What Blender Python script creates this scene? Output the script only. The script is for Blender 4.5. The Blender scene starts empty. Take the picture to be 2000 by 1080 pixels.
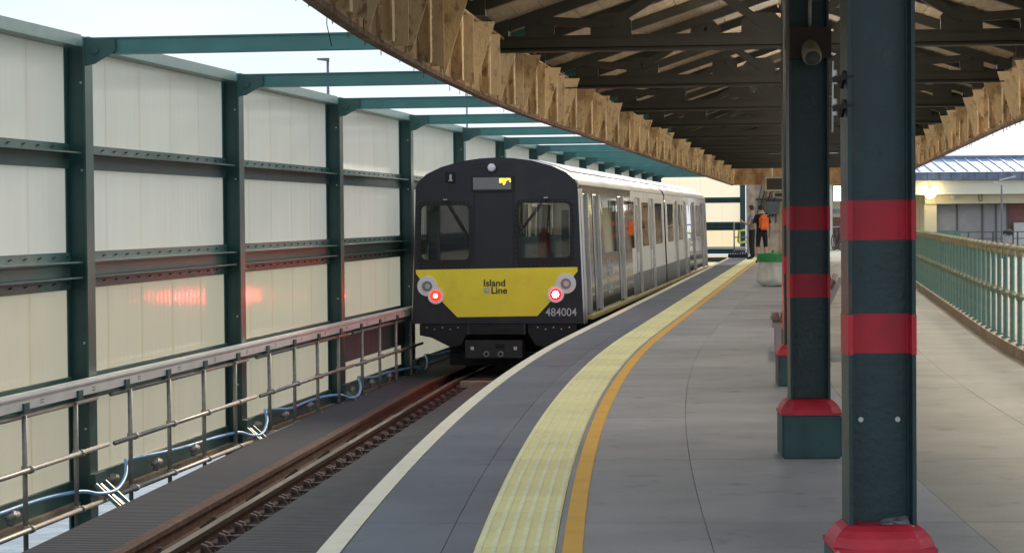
import bpy, bmesh, math, random
from mathutils import Vector, Matrix
random.seed(7)
R = math.radians
scene = bpy.context.scene
COL = scene.collection

# ------------------------------------------------------------------ camera
cam = bpy.data.cameras.new('camera')
cam.sensor_width = 36.0
cam.lens = 4300 / 2000 * 36.0
cam.clip_end = 6000
camo = bpy.data.objects.new('camera', cam)
COL.objects.link(camo)
camo.location = (0, 0, 1.5)
camo.rotation_euler = (Matrix.Rotation(R(90) - math.atan(117 / 4300), 3, 'X') @ Matrix.Rotation(-R(0.5), 3, 'Z')).to_euler()
scene.camera = camo

# ------------------------------------------------------------------ sky, sun, exposure
SUN_TO = Vector((0.34, 0.94, 0.40)).normalized()
SUN_EL = math.asin(SUN_TO.z)
SUN_AZ = math.atan2(SUN_TO.x, SUN_TO.y)
world = bpy.data.worlds.new('World')
scene.world = world
world.use_nodes = True
wn = world.node_tree
for n in list(wn.nodes):
    wn.nodes.remove(n)
w_out = wn.nodes.new('ShaderNodeOutputWorld')
w_bg = wn.nodes.new('ShaderNodeBackground')
w_sky = wn.nodes.new('ShaderNodeTexSky')
w_sky.sky_type = 'NISHITA'
w_sky.sun_disc = False
w_sky.sun_elevation = SUN_EL
w_sky.sun_rotation = SUN_AZ
w_mix = wn.nodes.new('ShaderNodeMix'); w_mix.data_type = 'RGBA'
w_mix.inputs[0].default_value = 0.96
w_tc = wn.nodes.new('ShaderNodeTexCoord')
w_map = wn.nodes.new('ShaderNodeMapping'); w_map.inputs['Scale'].default_value = (1, 1, 3.5)
w_noise = wn.nodes.new('ShaderNodeTexNoise'); w_noise.inputs['Scale'].default_value = 5; w_noise.inputs['Detail'].default_value = 4
w_ramp = wn.nodes.new('ShaderNodeValToRGB')
w_ramp.color_ramp.elements[0].position = 0.35; w_ramp.color_ramp.elements[0].color = (4.6, 5.35, 6.3, 1)
w_ramp.color_ramp.elements[1].position = 0.65; w_ramp.color_ramp.elements[1].color = (5.7, 6.3, 6.95, 1)
wn.links.new(w_tc.outputs['Generated'], w_map.inputs[0])
wn.links.new(w_map.outputs[0], w_noise.inputs['Vector'])
wn.links.new(w_noise.outputs[0], w_ramp.inputs[0])
wn.links.new(w_sky.outputs[0], w_mix.inputs[6])
wn.links.new(w_ramp.outputs[0], w_mix.inputs[7])
wn.links.new(w_mix.outputs[2], w_bg.inputs[0])
wn.links.new(w_bg.outputs[0], w_out.inputs[0])
w_bg.inputs[1].default_value = 0.086
sun = bpy.data.lights.new('sun', 'SUN')
sun.energy = 1.3
sun.angle = R(10)
sun.color = (1.0, 0.86, 0.66)
suno = bpy.data.objects.new('sun', sun)
COL.objects.link(suno)
suno.rotation_euler = SUN_TO.to_track_quat('Z', 'Y').to_euler()
scene.view_settings.view_transform = 'Standard'
scene.view_settings.look = 'None'
scene.view_settings.exposure = 0.97
scene.view_settings.gamma = 1.0
scene.cycles.diffuse_bounces = 7
scene.cycles.max_bounces = 12
scene.view_settings.use_curve_mapping = False

# ------------------------------------------------------------------ materials
MATS = {}
def mat(name, col, rough=0.6, metal=0.0, var=0.12, scale=6.0, col2=None, lo=0.45, hi=0.7, bump=0.0, bscale=60.0,
        stretch=(1, 1, 1), spec=0.5, coat=0.0, emit=None, estr=0.0, detail=5.0):
    m = bpy.data.materials.new(name); m.use_nodes = True
    nt = m.node_tree; b = nt.nodes['Principled BSDF']
    b.inputs['Roughness'].default_value = rough
    b.inputs['Metallic'].default_value = metal
    b.inputs['Specular IOR Level'].default_value = spec
    b.inputs['Coat Weight'].default_value = coat
    b.inputs['Coat Roughness'].default_value = 0.08
    tc = nt.nodes.new('ShaderNodeTexCoord'); mp = nt.nodes.new('ShaderNodeMapping')
    mp.inputs['Scale'].default_value = stretch
    nt.links.new(tc.outputs['Object'], mp.inputs[0])
    nz = nt.nodes.new('ShaderNodeTexNoise'); nz.inputs['Scale'].default_value = scale; nz.inputs['Detail'].default_value = detail
    nt.links.new(mp.outputs[0], nz.inputs['Vector'])
    rp = nt.nodes.new('ShaderNodeValToRGB')
    nt.links.new(nz.outputs[0], rp.inputs[0])
    if col2 is None:
        c0 = [c * (1 - var) for c in col]; c1 = [min(1, c * (1 + var)) for c in col]
        rp.color_ramp.elements[0].position = 0.3; rp.color_ramp.elements[1].position = 0.7
    else:
        c0 = list(col); c1 = list(col2)
        rp.color_ramp.elements[0].position = lo; rp.color_ramp.elements[1].position = hi
    rp.color_ramp.elements[0].color = (*c0, 1); rp.color_ramp.elements[1].color = (*c1, 1)
    # per-object slight tone shift
    oi = nt.nodes.new('ShaderNodeObjectInfo')
    hv = nt.nodes.new('ShaderNodeHueSaturation')
    mr = nt.nodes.new('ShaderNodeMapRange'); mr.inputs[3].default_value = 0.92; mr.inputs[4].default_value = 1.07
    nt.links.new(oi.outputs['Random'], mr.inputs[0])
    nt.links.new(mr.outputs[0], hv.inputs['Value'])
    nt.links.new(rp.outputs[0], hv.inputs['Color'])
    nt.links.new(hv.outputs[0], b.inputs['Base Color'])
    rr = nt.nodes.new('ShaderNodeMapRange'); rr.inputs[3].default_value = max(0.02, rough - 0.1); rr.inputs[4].default_value = min(1, rough + 0.1)
    nt.links.new(nz.outputs[0], rr.inputs[0]); nt.links.new(rr.outputs[0], b.inputs['Roughness'])
    if bump > 0:
        n2 = nt.nodes.new('ShaderNodeTexNoise'); n2.inputs['Scale'].default_value = bscale; n2.inputs['Detail'].default_value = 4
        nt.links.new(mp.outputs[0], n2.inputs['Vector'])
        bp = nt.nodes.new('ShaderNodeBump'); bp.inputs['Strength'].default_value = bump; bp.inputs['Distance'].default_value = 0.02
        nt.links.new(n2.outputs[0], bp.inputs['Height']); nt.links.new(bp.outputs[0], b.inputs['Normal'])
    if emit:
        b.inputs['Emission Color'].default_value = (*emit, 1); b.inputs['Emission Strength'].default_value = estr
    MATS[name] = m
    return m

def stain(m, col, scale, lo, hi, amount, stretch=(1, 1, 1)):
    nt = m.node_tree; b = nt.nodes['Principled BSDF']
    src = b.inputs['Base Color'].links[0].from_socket
    ge = nt.nodes.new('ShaderNodeNewGeometry'); mp = nt.nodes.new('ShaderNodeMapping'); mp.inputs['Scale'].default_value = stretch
    nz = nt.nodes.new('ShaderNodeTexNoise'); nz.inputs['Scale'].default_value = scale; nz.inputs['Detail'].default_value = 7; nz.inputs['Roughness'].default_value = 0.62
    nt.links.new(ge.outputs['Position'], mp.inputs[0]); nt.links.new(mp.outputs[0], nz.inputs['Vector'])
    mr = nt.nodes.new('ShaderNodeMapRange'); mr.inputs[1].default_value = lo; mr.inputs[2].default_value = hi; mr.inputs[3].default_value = 0; mr.inputs[4].default_value = amount
    nt.links.new(nz.outputs[0], mr.inputs[0])
    mx = nt.nodes.new('ShaderNodeMix'); mx.data_type = 'RGBA'; mx.inputs[7].default_value = (*col, 1)
    nt.links.new(mr.outputs[0], mx.inputs[0]); nt.links.new(src, mx.inputs[6]); nt.links.new(mx.outputs[2], b.inputs['Base Color'])

def wave_bump(m, direction, scale, strength, dist=0.01, colour=0.0):
    """fine ribs on a surface, along one object axis"""
    nt = m.node_tree; b = nt.nodes['Principled BSDF']
    tc = nt.nodes.new('ShaderNodeTexCoord')
    wv = nt.nodes.new('ShaderNodeTexWave'); wv.wave_type = 'BANDS'; wv.bands_direction = direction
    wv.inputs['Scale'].default_value = scale; wv.inputs['Distortion'].default_value = 0
    nt.links.new(tc.outputs['Object'], wv.inputs['Vector'])
    bp = nt.nodes.new('ShaderNodeBump'); bp.inputs['Strength'].default_value = strength; bp.inputs['Distance'].default_value = dist
    nt.links.new(wv.outputs['Fac'], bp.inputs['Height'])
    old = b.inputs['Normal'].links
    if old:
        nt.links.new(old[0].from_socket, bp.inputs['Normal'])
    nt.links.new(bp.outputs[0], b.inputs['Normal'])

mat('green_steel', (0.026, 0.082, 0.076), 0.42, var=0.22, scale=3, bump=0.03, bscale=30)
mat('green_beam', (0.050, 0.175, 0.165), 0.42, var=0.15, scale=3)
mat('green_pale', (0.16, 0.26, 0.24), 0.4, var=0.15, scale=4)
mat('column_green', (0.008, 0.033, 0.036), 0.4, var=0.3, scale=5, bump=0.12, bscale=40)
mat('base_green', (0.028, 0.075, 0.078), 0.55, var=0.25, scale=6, bump=0.1, bscale=40)
mat('band_red', (0.46, 0.012, 0.028), 0.5, var=0.2, scale=6, bump=0.04, bscale=40)
mat('cap_red', (0.46, 0.018, 0.035), 0.5, var=0.2, scale=7, bump=0.1, bscale=50)
stain(MATS['column_green'], (0.05, 0.06, 0.058), 9.0, 0.60, 0.70, 0.6, (1, 1, 0.5))
stain(MATS['column_green'], (0.003, 0.008, 0.009), 30.0, 0.62, 0.70, 0.8)
stain(MATS['band_red'], (0.16, 0.01, 0.016), 12.0, 0.58, 0.70, 0.7)
stain(MATS['cap_red'], (0.55, 0.40, 0.38), 16.0, 0.64, 0.70, 0.8)
stain(MATS['cap_red'], (0.10, 0.02, 0.02), 9.0, 0.62, 0.72, 0.8)
stain(MATS['base_green'], (0.10, 0.13, 0.13), 8.0, 0.60, 0.72, 0.6)
stain(MATS['column_green'], (0.10, 0.045, 0.03), 7.0, 0.655, 0.70, 0.75, (1, 1, 0.35))
stain(MATS['band_red'], (0.02, 0.035, 0.035), 26.0, 0.665, 0.70, 0.7)
mat('purlin_green', (0.045, 0.115, 0.105), 0.45, var=0.25, scale=3)
stain(MATS['purlin_green'], (0.07, 0.065, 0.05), 2.5, 0.52, 0.75, 0.6)
stain(MATS['green_steel'], (0.06, 0.075, 0.07), 6.0, 0.58, 0.72, 0.5, (1, 1, 0.3))
mat('bolt_pale', (0.6, 0.6, 0.55), 0.4)
mat('bolt_dark', (0.02, 0.03, 0.03), 0.5)
mat('cement', (0.25, 0.25, 0.27), 0.9, col2=(0.07, 0.06, 0.06), scale=40, bump=0.5, bscale=60)
mat('galv', (0.30, 0.285, 0.265), 0.5, metal=0.35, var=0.2, scale=14)
mat('trunking', (0.55, 0.55, 0.53), 0.45, var=0.1, scale=3)
mat('cable_blue', (0.22, 0.50, 0.88), 0.4)
mat('mat_grey', (0.044, 0.046, 0.062), 0.7, var=0.25, scale=4, bump=0.1, bscale=50)
wave_bump(MATS['mat_grey'], 'Y', 3.3, 0.6, 0.02)
mat('mat_pale', (0.085, 0.085, 0.088), 0.7, var=0.25, scale=4, bump=0.1, bscale=50)
wave_bump(MATS['mat_pale'], 'Y', 3.6, 0.9, 0.03)
mat('rust', (0.085, 0.036, 0.024), 0.75, col2=(0.16, 0.085, 0.055), scale=9, bump=0.15, bscale=60)
mat('rail_top', (0.25, 0.20, 0.17), 0.35, metal=0.6, var=0.2, scale=10)
mat('trough', (0.03, 0.024, 0.022), 0.85, var=0.4, scale=9, bump=0.3)
mat('chair_iron', (0.10, 0.065, 0.06), 0.75, var=0.35, scale=25, bump=0.2)
mat('underdeck', (0.05, 0.042, 0.04), 0.85, var=0.3, scale=5)
mat('deck_edge', (0.32, 0.25, 0.17), 0.7, var=0.2)
mat('floor', (0.36, 0.362, 0.37), 0.8, col2=(0.44, 0.438, 0.435), lo=0.35, hi=0.68, scale=1.2, bump=0.18, bscale=90, detail=8, spec=0.3)
mat('floor_slate', (0.15, 0.165, 0.195), 0.7, col2=(0.20, 0.213, 0.24), lo=0.35, hi=0.68, scale=1.2, bump=0.18, bscale=90, detail=8, spec=0.3)
mat('floor_beige', (0.40, 0.385, 0.33), 0.85, col2=(0.50, 0.475, 0.41), lo=0.35, hi=0.68, scale=1.6, bump=0.25, bscale=70, detail=8, spec=0.25)
for fm, dk in (('floor', (0.20, 0.195, 0.185)), ('floor_slate', (0.10, 0.105, 0.12)), ('floor_beige', (0.24, 0.22, 0.18))):
    stain(MATS[fm], dk, 0.55, 0.46, 0.70, 0.4)
    stain(MATS[fm], tuple(c * 0.75 for c in dk), 3.5, 0.58, 0.74, 0.55)
    stain(MATS[fm], tuple(c * 0.7 for c in dk), 55.0, 0.58, 0.70, 0.5)
    stain(MATS[fm], (0.60, 0.60, 0.58), 22.0, 0.70, 0.745, 0.7)
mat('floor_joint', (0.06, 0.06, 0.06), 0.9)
mat('white_line', (0.90, 0.83, 0.64), 0.7, col2=(0.78, 0.72, 0.56), lo=0.5, hi=0.8, scale=5)
mat('tactile', (0.97, 0.90, 0.44), 0.75, col2=(0.92, 0.85, 0.44), scale=3, bump=0.1, bscale=80)
stain(MATS['tactile'], (0.55, 0.51, 0.32), 3.0, 0.54, 0.78, 0.45)
mat('tactile_rib', (0.98, 0.94, 0.60), 0.6, var=0.1)
stain(MATS['white_line'], (0.45, 0.42, 0.35), 4.0, 0.60, 0.78, 0.5)
mat('orange_line', (0.95, 0.53, 0.07), 0.75, col2=(0.85, 0.48, 0.09), scale=3)
mat('girder', (0.60, 0.42, 0.22), 0.75, col2=(0.30, 0.155, 0.07), lo=0.38, hi=0.66, scale=2.6, bump=0.6, bscale=25, stretch=(1.5, 1.5, 0.8), detail=9)
mat('girder_rib', (0.86, 0.70, 0.45), 0.7, col2=(0.20, 0.085, 0.035), lo=0.55, hi=0.72, scale=5, bump=0.4, bscale=30, stretch=(1.5, 1.5, 0.6), detail=9)
stain(MATS['girder'], (0.11, 0.05, 0.025), 6.0, 0.56, 0.72, 0.7)
stain(MATS['girder'], (0.62, 0.52, 0.36), 14.0, 0.66, 0.70, 0.6)
stain(MATS['girder_rib'], (0.22, 0.09, 0.04), 9.0, 0.55, 0.66, 0.8, (1, 1, 0.6))
mat('rust_edge', (0.17, 0.085, 0.045), 0.8, col2=(0.33, 0.27, 0.2), lo=0.45, hi=0.7, scale=6, bump=0.4)
mat('truss_dark', (0.020, 0.020, 0.013), 0.6, col2=(0.034, 0.029, 0.019), scale=4)
mat('soffit', (0.36, 0.27, 0.18), 0.75, col2=(0.46, 0.37, 0.26), scale=5, stretch=(4, 0.7, 4), bump=0.2)
mat('roof_out', (0.2, 0.2, 0.2), 0.8)
mat('rail_green', (0.10, 0.20, 0.155), 0.5, col2=(0.19, 0.24, 0.15), lo=0.5, hi=0.75, scale=7)
mat('rail_ochre', (0.34, 0.30, 0.17), 0.6, col2=(0.20, 0.26, 0.18), scale=6)
mat('kerb', (0.24, 0.175, 0.11), 0.8, col2=(0.32, 0.27, 0.19), scale=4, bump=0.3)
mat('pier_deck', (0.38, 0.34, 0.27), 0.8, col2=(0.30, 0.27, 0.22), scale=1.5, bump=0.2)
mat('charcoal', (0.022, 0.022, 0.032), 0.42, var=0.15, scale=2.5, bump=0.015, bscale=8)
stain(MATS['charcoal'], (0.06, 0.055, 0.05), 2.2, 0.50, 0.78, 0.45, (1.5, 1, 0.5))
mat('charcoal_side', (0.075, 0.073, 0.072), 0.22, var=0.12, scale=3, coat=0.9)
mat('pale_side', (0.88, 0.86, 0.80), 0.5, var=0.06, scale=2, coat=0.1, spec=0.25)
stain(MATS['pale_side'], (0.55, 0.51, 0.43), 2.0, 0.54, 0.80, 0.3, (1, 1, 0.4))
mat('lower_side', (0.12, 0.12, 0.115), 0.4, var=0.15, scale=3)
mat('silver', (0.62, 0.62, 0.62), 0.35, metal=0.55, var=0.12, scale=4)
mat('roof_white', (0.72, 0.73, 0.74), 0.4, var=0.08, scale=1.5, stretch=(3, 1, 1))
mat('roof_cream', (0.58, 0.55, 0.46), 0.4, var=0.06)
mat('yellow_end', (0.97, 0.77, 0.05), 0.35, var=0.06, scale=3, coat=0.2)
stain(MATS['yellow_end'], (0.60, 0.48, 0.06), 2.5, 0.54, 0.82, 0.35)
mat('lamp_ring', (0.85, 0.85, 0.90), 0.35, var=0.05)
mat('lamp_glass', (0.25, 0.25, 0.26), 0.12, var=0.3, scale=40)
mat('tail_red', (0.5, 0.02, 0.02), 0.3, emit=(1.0, 0.004, 0.012), estr=2.6)
mat('tail_core', (0.9, 0.5, 0.4), 0.3, emit=(1.0, 0.05, 0.045), estr=620)
mat('tail_core_dim', (0.9, 0.5, 0.4), 0.3, emit=(1.0, 0.10, 0.05), estr=60)
mat('tail_red_dim', (0.5, 0.05, 0.03), 0.3, emit=(1.0, 0.02, 0.012), estr=1.3)
mat('amber_led', (0.5, 0.3, 0.0), 0.4, emit=(1.0, 0.62, 0.03), estr=2.2)
mat('display', (0.24, 0.24, 0.25), 0.3, var=0.05)
mat('print_dark', (0.035, 0.035, 0.02), 0.5)
mat('print_white', (0.62, 0.62, 0.64), 0.5)
mat('logo_grey', (0.45, 0.5, 0.55), 0.5)
mat('stud_grey', (0.12, 0.12, 0.125), 0.4)
mat('rubber', (0.012, 0.012, 0.015), 0.6)
mat('black_gap', (0.006, 0.006, 0.007), 0.7)
mat('interior', (0.30, 0.30, 0.29), 0.6)
mat('interior_dark', (0.06, 0.065, 0.07), 0.7)
mat('seat_cloth', (0.05, 0.09, 0.16), 0.8)
mat('strip_light', (0.9, 0.85, 0.7), 0.5, emit=(1.0, 0.80, 0.50), estr=4)
mat('step_yellow', (0.62, 0.53, 0.20), 0.5, var=0.15, scale=8)
mat('coupler', (0.032, 0.031, 0.033), 0.55, var=0.25, scale=10)
mat('jacket_red', (0.65, 0.05, 0.03), 0.7)
mat('skin', (0.52, 0.32, 0.24), 0.55)
mat('hair_dark', (0.03, 0.02, 0.015), 0.6)
mat('cloth_black', (0.014, 0.014, 0.018), 0.8)
mat('cloth_grey', (0.26, 0.27, 0.32), 0.8)
mat('bag_orange', (0.95, 0.17, 0.02), 0.6)
mat('bin_green', (0.03, 0.26, 0.07), 0.4)
mat('speaker', (0.30, 0.26, 0.20), 0.6, var=0.15)
mat('box_brown', (0.030, 0.016, 0.013), 0.6)
mat('white_fit', (0.75, 0.72, 0.66), 0.5)
mat('bench_wood', (0.13, 0.085, 0.065), 0.65, var=0.3, scale=9)
mat('bench_frame', (0.42, 0.36, 0.35), 0.6)
mat('roof_blue', (0.26, 0.38, 0.56), 0.4, var=0.1, scale=2)
mat('roof_seam', (0.42, 0.53, 0.68), 0.4)
mat('gutter_blue', (0.15, 0.19, 0.27), 0.5, var=0.3, scale=3)
mat('cream_wall', (0.66, 0.60, 0.43), 0.7, var=0.05, scale=1)
mat('cream_band', (0.74, 0.71, 0.58), 0.6, var=0.05, scale=1)
mat('grey_shutter', (0.30, 0.30, 0.33), 0.6, col2=(0.36, 0.36, 0.37), scale=2)
mat('frame_grey', (0.09, 0.10, 0.10), 0.6)
mat('red_brown', (0.22, 0.10, 0.09), 0.7)
mat('warm_lamp', (1, 0.85, 0.5), 0.5, emit=(1.0, 0.78, 0.36), estr=14)
mat('white_lamp', (1, 1, 1), 0.5, emit=(1.0, 0.95, 0.88), estr=5)
mat('canopy_bulb', (1, 0.85, 0.6), 0.5, emit=(1.0, 0.91, 0.77), estr=140)
mat('ply', (0.42, 0.27, 0.14), 0.75, col2=(0.33, 0.20, 0.10), scale=3)
mat('plaster', (0.52, 0.40, 0.30), 0.85, col2=(0.34, 0.23, 0.15), scale=3, bump=0.3)
mat('lamp_pole', (0.18, 0.19, 0.21), 0.5)
mat('hivis', (0.75, 0.78, 0.10), 0.6)
mat('dark_iron', (0.022, 0.024, 0.026), 0.7)
mat('sign_dark', (0.03, 0.03, 0.025), 0.5)
mat('board_grey', (0.10, 0.10, 0.10), 0.8, var=0.2)

def panel_mat(name, col, trans):
    """thin glass-fibre sheet: part of the daylight behind it comes through"""
    m = mat(name, col, 0.2, var=0.025, scale=1.2, stretch=(1, 3, 0.5), bump=0.0)
    nt = m.node_tree; b = nt.nodes['Principled BSDF']
    wave_bump(m, 'Y', 2.1, 0.15, 0.01)
    stain(m, tuple(c * d_ for c, d_ in zip(col, (0.80, 0.77, 0.70))), 5.0, 0.50, 0.80, 0.13, (3, 3, 0.22))
    stain(m, tuple(c * d_ for c, d_ in zip(col, (0.70, 0.66, 0.58))), 2.2, 0.60, 0.80, 0.12)
    hv = [n for n in nt.nodes if n.type == 'MAP_RANGE' and abs(n.inputs[3].default_value - 0.92) < 1e-4][0]
    hv.inputs[3].default_value = 0.98; hv.inputs[4].default_value = 1.01
    tr = nt.nodes.new('ShaderNodeBsdfTranslucent'); nt.links.new(b.inputs['Base Color'].links[0].from_socket, tr.inputs[0])
    b.inputs['Specular IOR Level'].default_value = 0.0
    mx = nt.nodes.new('ShaderNodeMixShader'); mx.inputs[0].default_value = trans
    gl = nt.nodes.new('ShaderNodeBsdfGlossy'); gl.inputs['Roughness'].default_value = 0.11
    if b.inputs['Normal'].links: nt.links.new(b.inputs['Normal'].links[0].from_socket, gl.inputs['Normal'])
    fr = nt.nodes.new('ShaderNodeFresnel'); fr.inputs[0].default_value = 1.4
    m2 = nt.nodes.new('ShaderNodeMixShader')
    out = [n for n in nt.nodes if n.type == 'OUTPUT_MATERIAL'][0]
    nt.links.new(b.outputs[0], mx.inputs[1]); nt.links.new(tr.outputs[0], mx.inputs[2])
    fm_ = nt.nodes.new('ShaderNodeMath'); fm_.operation = 'MULTIPLY'; fm_.inputs[1].default_value = 0.4; nt.links.new(fr.outputs[0], fm_.inputs[0]); nt.links.new(fm_.outputs[0], m2.inputs[0]); nt.links.new(mx.outputs[0], m2.inputs[1]); nt.links.new(gl.outputs[0], m2.inputs[2]); nt.links.new(m2.outputs[0], out.inputs[0])
panel_mat('panel_top', (1.0, 0.91, 0.74), 0.74)
panel_mat('panel_mid', (1.0, 0.90, 0.73), 0.70)
panel_mat('panel_low', (1.0, 0.83, 0.57), 0.78)

def glass_mat(name, tint, fac_mul):
    m = bpy.data.materials.new(name); m.use_nodes = True
    nt = m.node_tree
    for n in list(nt.nodes): nt.nodes.remove(n)
    out = nt.nodes.new('ShaderNodeOutputMaterial'); mx = nt.nodes.new('ShaderNodeMixShader')
    t = nt.nodes.new('ShaderNodeBsdfTransparent'); t.inputs[0].default_value = (*tint, 1)
    g = nt.nodes.new('ShaderNodeBsdfGlossy'); g.inputs['Roughness'].default_value = 0.03
    f = nt.nodes.new('ShaderNodeFresnel'); f.inputs[0].default_value = 1.5
    ml = nt.nodes.new('ShaderNodeMath'); ml.operation = 'MULTIPLY'; ml.inputs[1].default_value = fac_mul; ml.use_clamp = True
    nt.links.new(f.outputs[0], ml.inputs[0]); nt.links.new(ml.outputs[0], mx.inputs[0])
    nt.links.new(t.outputs[0], mx.inputs[1]); nt.links.new(g.outputs[0], mx.inputs[2]); nt.links.new(mx.outputs[0], out.inputs[0])
    MATS[name] = m
glass_mat('glass', (0.42, 0.44, 0.44), 1.6)
glass_mat('cab_glass', (0.60, 0.63, 0.65), 3.2)

def plastic_bag_mat():
    m = mat('bag_film', (0.72, 0.70, 0.64), 0.3, var=0.08, scale=6, bump=0.6, bscale=9)
    nt = m.node_tree; b = nt.nodes['Principled BSDF']
    t = nt.nodes.new('ShaderNodeBsdfTransparent'); mx = nt.nodes.new('ShaderNodeMixShader'); mx.inputs[0].default_value = 0.25
    out = [n for n in nt.nodes if n.type == 'OUTPUT_MATERIAL'][0]
    nt.links.new(b.outputs[0], mx.inputs[1]); nt.links.new(t.outputs[0], mx.inputs[2]); nt.links.new(mx.outputs[0], out.inputs[0])
plastic_bag_mat()
def water_mat():
    m = mat('sea_water', (0.10, 0.14, 0.15), 0.12, var=0.1, scale=0.5)
    nt = m.node_tree; b = nt.nodes['Principled BSDF']
    nz = nt.nodes.new('ShaderNodeTexNoise'); nz.inputs['Scale'].default_value = 0.8; nz.inputs['Detail'].default_value = 5
    tc = nt.nodes.new('ShaderNodeTexCoord'); nt.links.new(tc.outputs['Object'], nz.inputs['Vector'])
    bp = nt.nodes.new('ShaderNodeBump'); bp.inputs['Strength'].default_value = 0.25; bp.inputs['Distance'].default_value = 0.3
    nt.links.new(nz.outputs[0], bp.inputs['Height']); nt.links.new(bp.outputs[0], b.inputs['Normal'])
water_mat()

# ------------------------------------------------------------------ builders
class MB:
    def __init__(self): self.v = []; self.f = []; self.m = []
    def add(self, vs, fs, mi=0):
        o = len(self.v); self.v += [tuple(p) for p in vs]
        self.f += [tuple(i + o for i in f) for f in fs]; self.m += [mi] * len(fs)
        return self
    def box(self, x0, x1, y0, y1, z0, z1, mi=0):
        vs = [(x0, y0, z0), (x1, y0, z0), (x1, y1, z0), (x0, y1, z0), (x0, y0, z1), (x1, y0, z1), (x1, y1, z1), (x0, y1, z1)]
        return self.add(vs, [(0, 3, 2, 1), (4, 5, 6, 7), (0, 1, 5, 4), (1, 2, 6, 5), (2, 3, 7, 6), (3, 0, 4, 7)], mi)
    def hexa(self, b4, t4, mi=0):
        return self.add(list(b4) + list(t4), [(0, 3, 2, 1), (4, 5, 6, 7), (0, 1, 5, 4), (1, 2, 6, 5), (2, 3, 7, 6), (3, 0, 4, 7)], mi)
    def bar(self, a, b, w, h, mi=0, up=(0, 0, 1)):
        a = Vector(a); b = Vector(b); t = (b - a).normalized(); u = Vector(up)
        s = t.cross(u)
        if s.length < 1e-4: s = t.cross(Vector((0, 1, 0)))
        s.normalize(); u = s.cross(t)
        q = [s * (-w / 2) + u * (-h / 2), s * (w / 2) + u * (-h / 2), s * (w / 2) + u * (h / 2), s * (-w / 2) + u * (h / 2)]
        return self.add([a + k for k in q] + [b + k for k in q], [(3, 2, 1, 0), (4, 5, 6, 7), (0, 1, 5, 4), (1, 2, 6, 5), (2, 3, 7, 6), (3, 0, 4, 7)], mi)
    def tube(self, pts, r, n=8, mi=0, radii=None, cap=True):
        pts = [Vector(p) for p in pts]; o = len(self.v); k = len(pts)
        for i, p in enumerate(pts):
            t = (pts[min(i + 1, k - 1)] - pts[max(i - 1, 0)]).normalized()
            ref = Vector((0, 0, 1)) if abs(t.z) < 0.9 else Vector((0, 1, 0))
            s = t.cross(ref).normalized(); u = s.cross(t)
            rr = radii[i] if radii else r
            for j in range(n):
                a = 2 * math.pi * j / n
                self.v.append(tuple(p + s * (rr * math.cos(a)) + u * (rr * math.sin(a))))
        for i in range(k - 1):
            for j in range(n):
                self.f.append((o + i * n + j, o + i * n + (j + 1) % n, o + (i + 1) * n + (j + 1) % n, o + (i + 1) * n + j)); self.m.append(mi)
        if cap:
            self.f.append(tuple(o + j for j in range(n - 1, -1, -1))); self.m.append(mi)
            self.f.append(tuple(o + (k - 1) * n + j for j in range(n))); self.m.append(mi)
        return self
    def prism(self, poly, d0, d1, axes='xz', mi=0):
        """polygon in the plane of two axes pushed along the third"""
        n = len(poly)
        def P(p, d):
            if axes == 'xz': return (p[0], d, p[1])
            if axes == 'yz': return (d, p[0], p[1])
            return (p[0], p[1], d)
        vs = [P(p, d0) for p in poly] + [P(p, d1) for p in poly]
        fs = [tuple(range(n)), tuple(range(2 * n - 1, n - 1, -1))] + [(i, i + n, (i + 1) % n + n, (i + 1) % n) for i in range(n)]
        return self.add(vs, fs, mi)
    def mesh(self, name, mats, smooth=False):
        me = bpy.data.meshes.new(name); me.from_pydata(self.v, [], self.f)
        for mm in ([mats] if isinstance(mats, str) else mats): me.materials.append(MATS[mm])
        me.polygons.foreach_set('material_index', self.m)
        if smooth: me.polygons.foreach_set('use_smooth', [True] * len(me.polygons))
        me.update()
        bm = bmesh.new(); bm.from_mesh(me); bmesh.ops.recalc_face_normals(bm, faces=bm.faces); bm.to_mesh(me); bm.free()
        return me
    def build(self, name, mats, parent=None, loc=(0, 0, 0), smooth=False):
        return put(name, self.mesh(name, mats, smooth), parent, loc)

def put(name, me, parent=None, loc=(0, 0, 0), rz=0.0):
    o = bpy.data.objects.new(name, me); COL.objects.link(o)
    o.location = loc; o.rotation_euler = (0, 0, rz)
    if parent: o.parent = parent
    return o
def tag(o, label=None, cat=None, group=None, kind=None):
    if label: o['label'] = label
    if cat: o['category'] = cat
    if group: o['group'] = group
    if kind: o['kind'] = kind
    return o
def thing(name, label, cat, loc=(0, 0, 0), rz=0.0, group=None, kind=None, parent=None):
    o = bpy.data.objects.new(name, None); COL.objects.link(o)
    o.location = loc; o.rotation_euler = (0, 0, rz); o.empty_display_size = 0.2
    if parent: o.parent = parent
    return tag(o, label, cat, group, kind)
def sheet(outline, holes):
    """flat sheet with holes -> (2D verts, triangles)"""
    bm = bmesh.new()
    for loop in [outline] + holes:
        vs = [bm.verts.new((p[0], p[1], 0)) for p in loop]
        for i in range(len(vs)): bm.edges.new((vs[i], vs[(i + 1) % len(vs)]))
    bmesh.ops.triangle_fill(bm, use_beauty=True, use_dissolve=False, edges=bm.edges[:], normal=(0, 0, 1))
    bm.verts.ensure_lookup_table(); bm.verts.index_update()
    v = [(x.co.x, x.co.y) for x in bm.verts]; f = [tuple(q.index for q in fc.verts) for fc in bm.faces]
    bm.free(); return v, f
def rect(x0, x1, z0, z1): return [(x0, z0), (x1, z0), (x1, z1), (x0, z1)]
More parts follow.
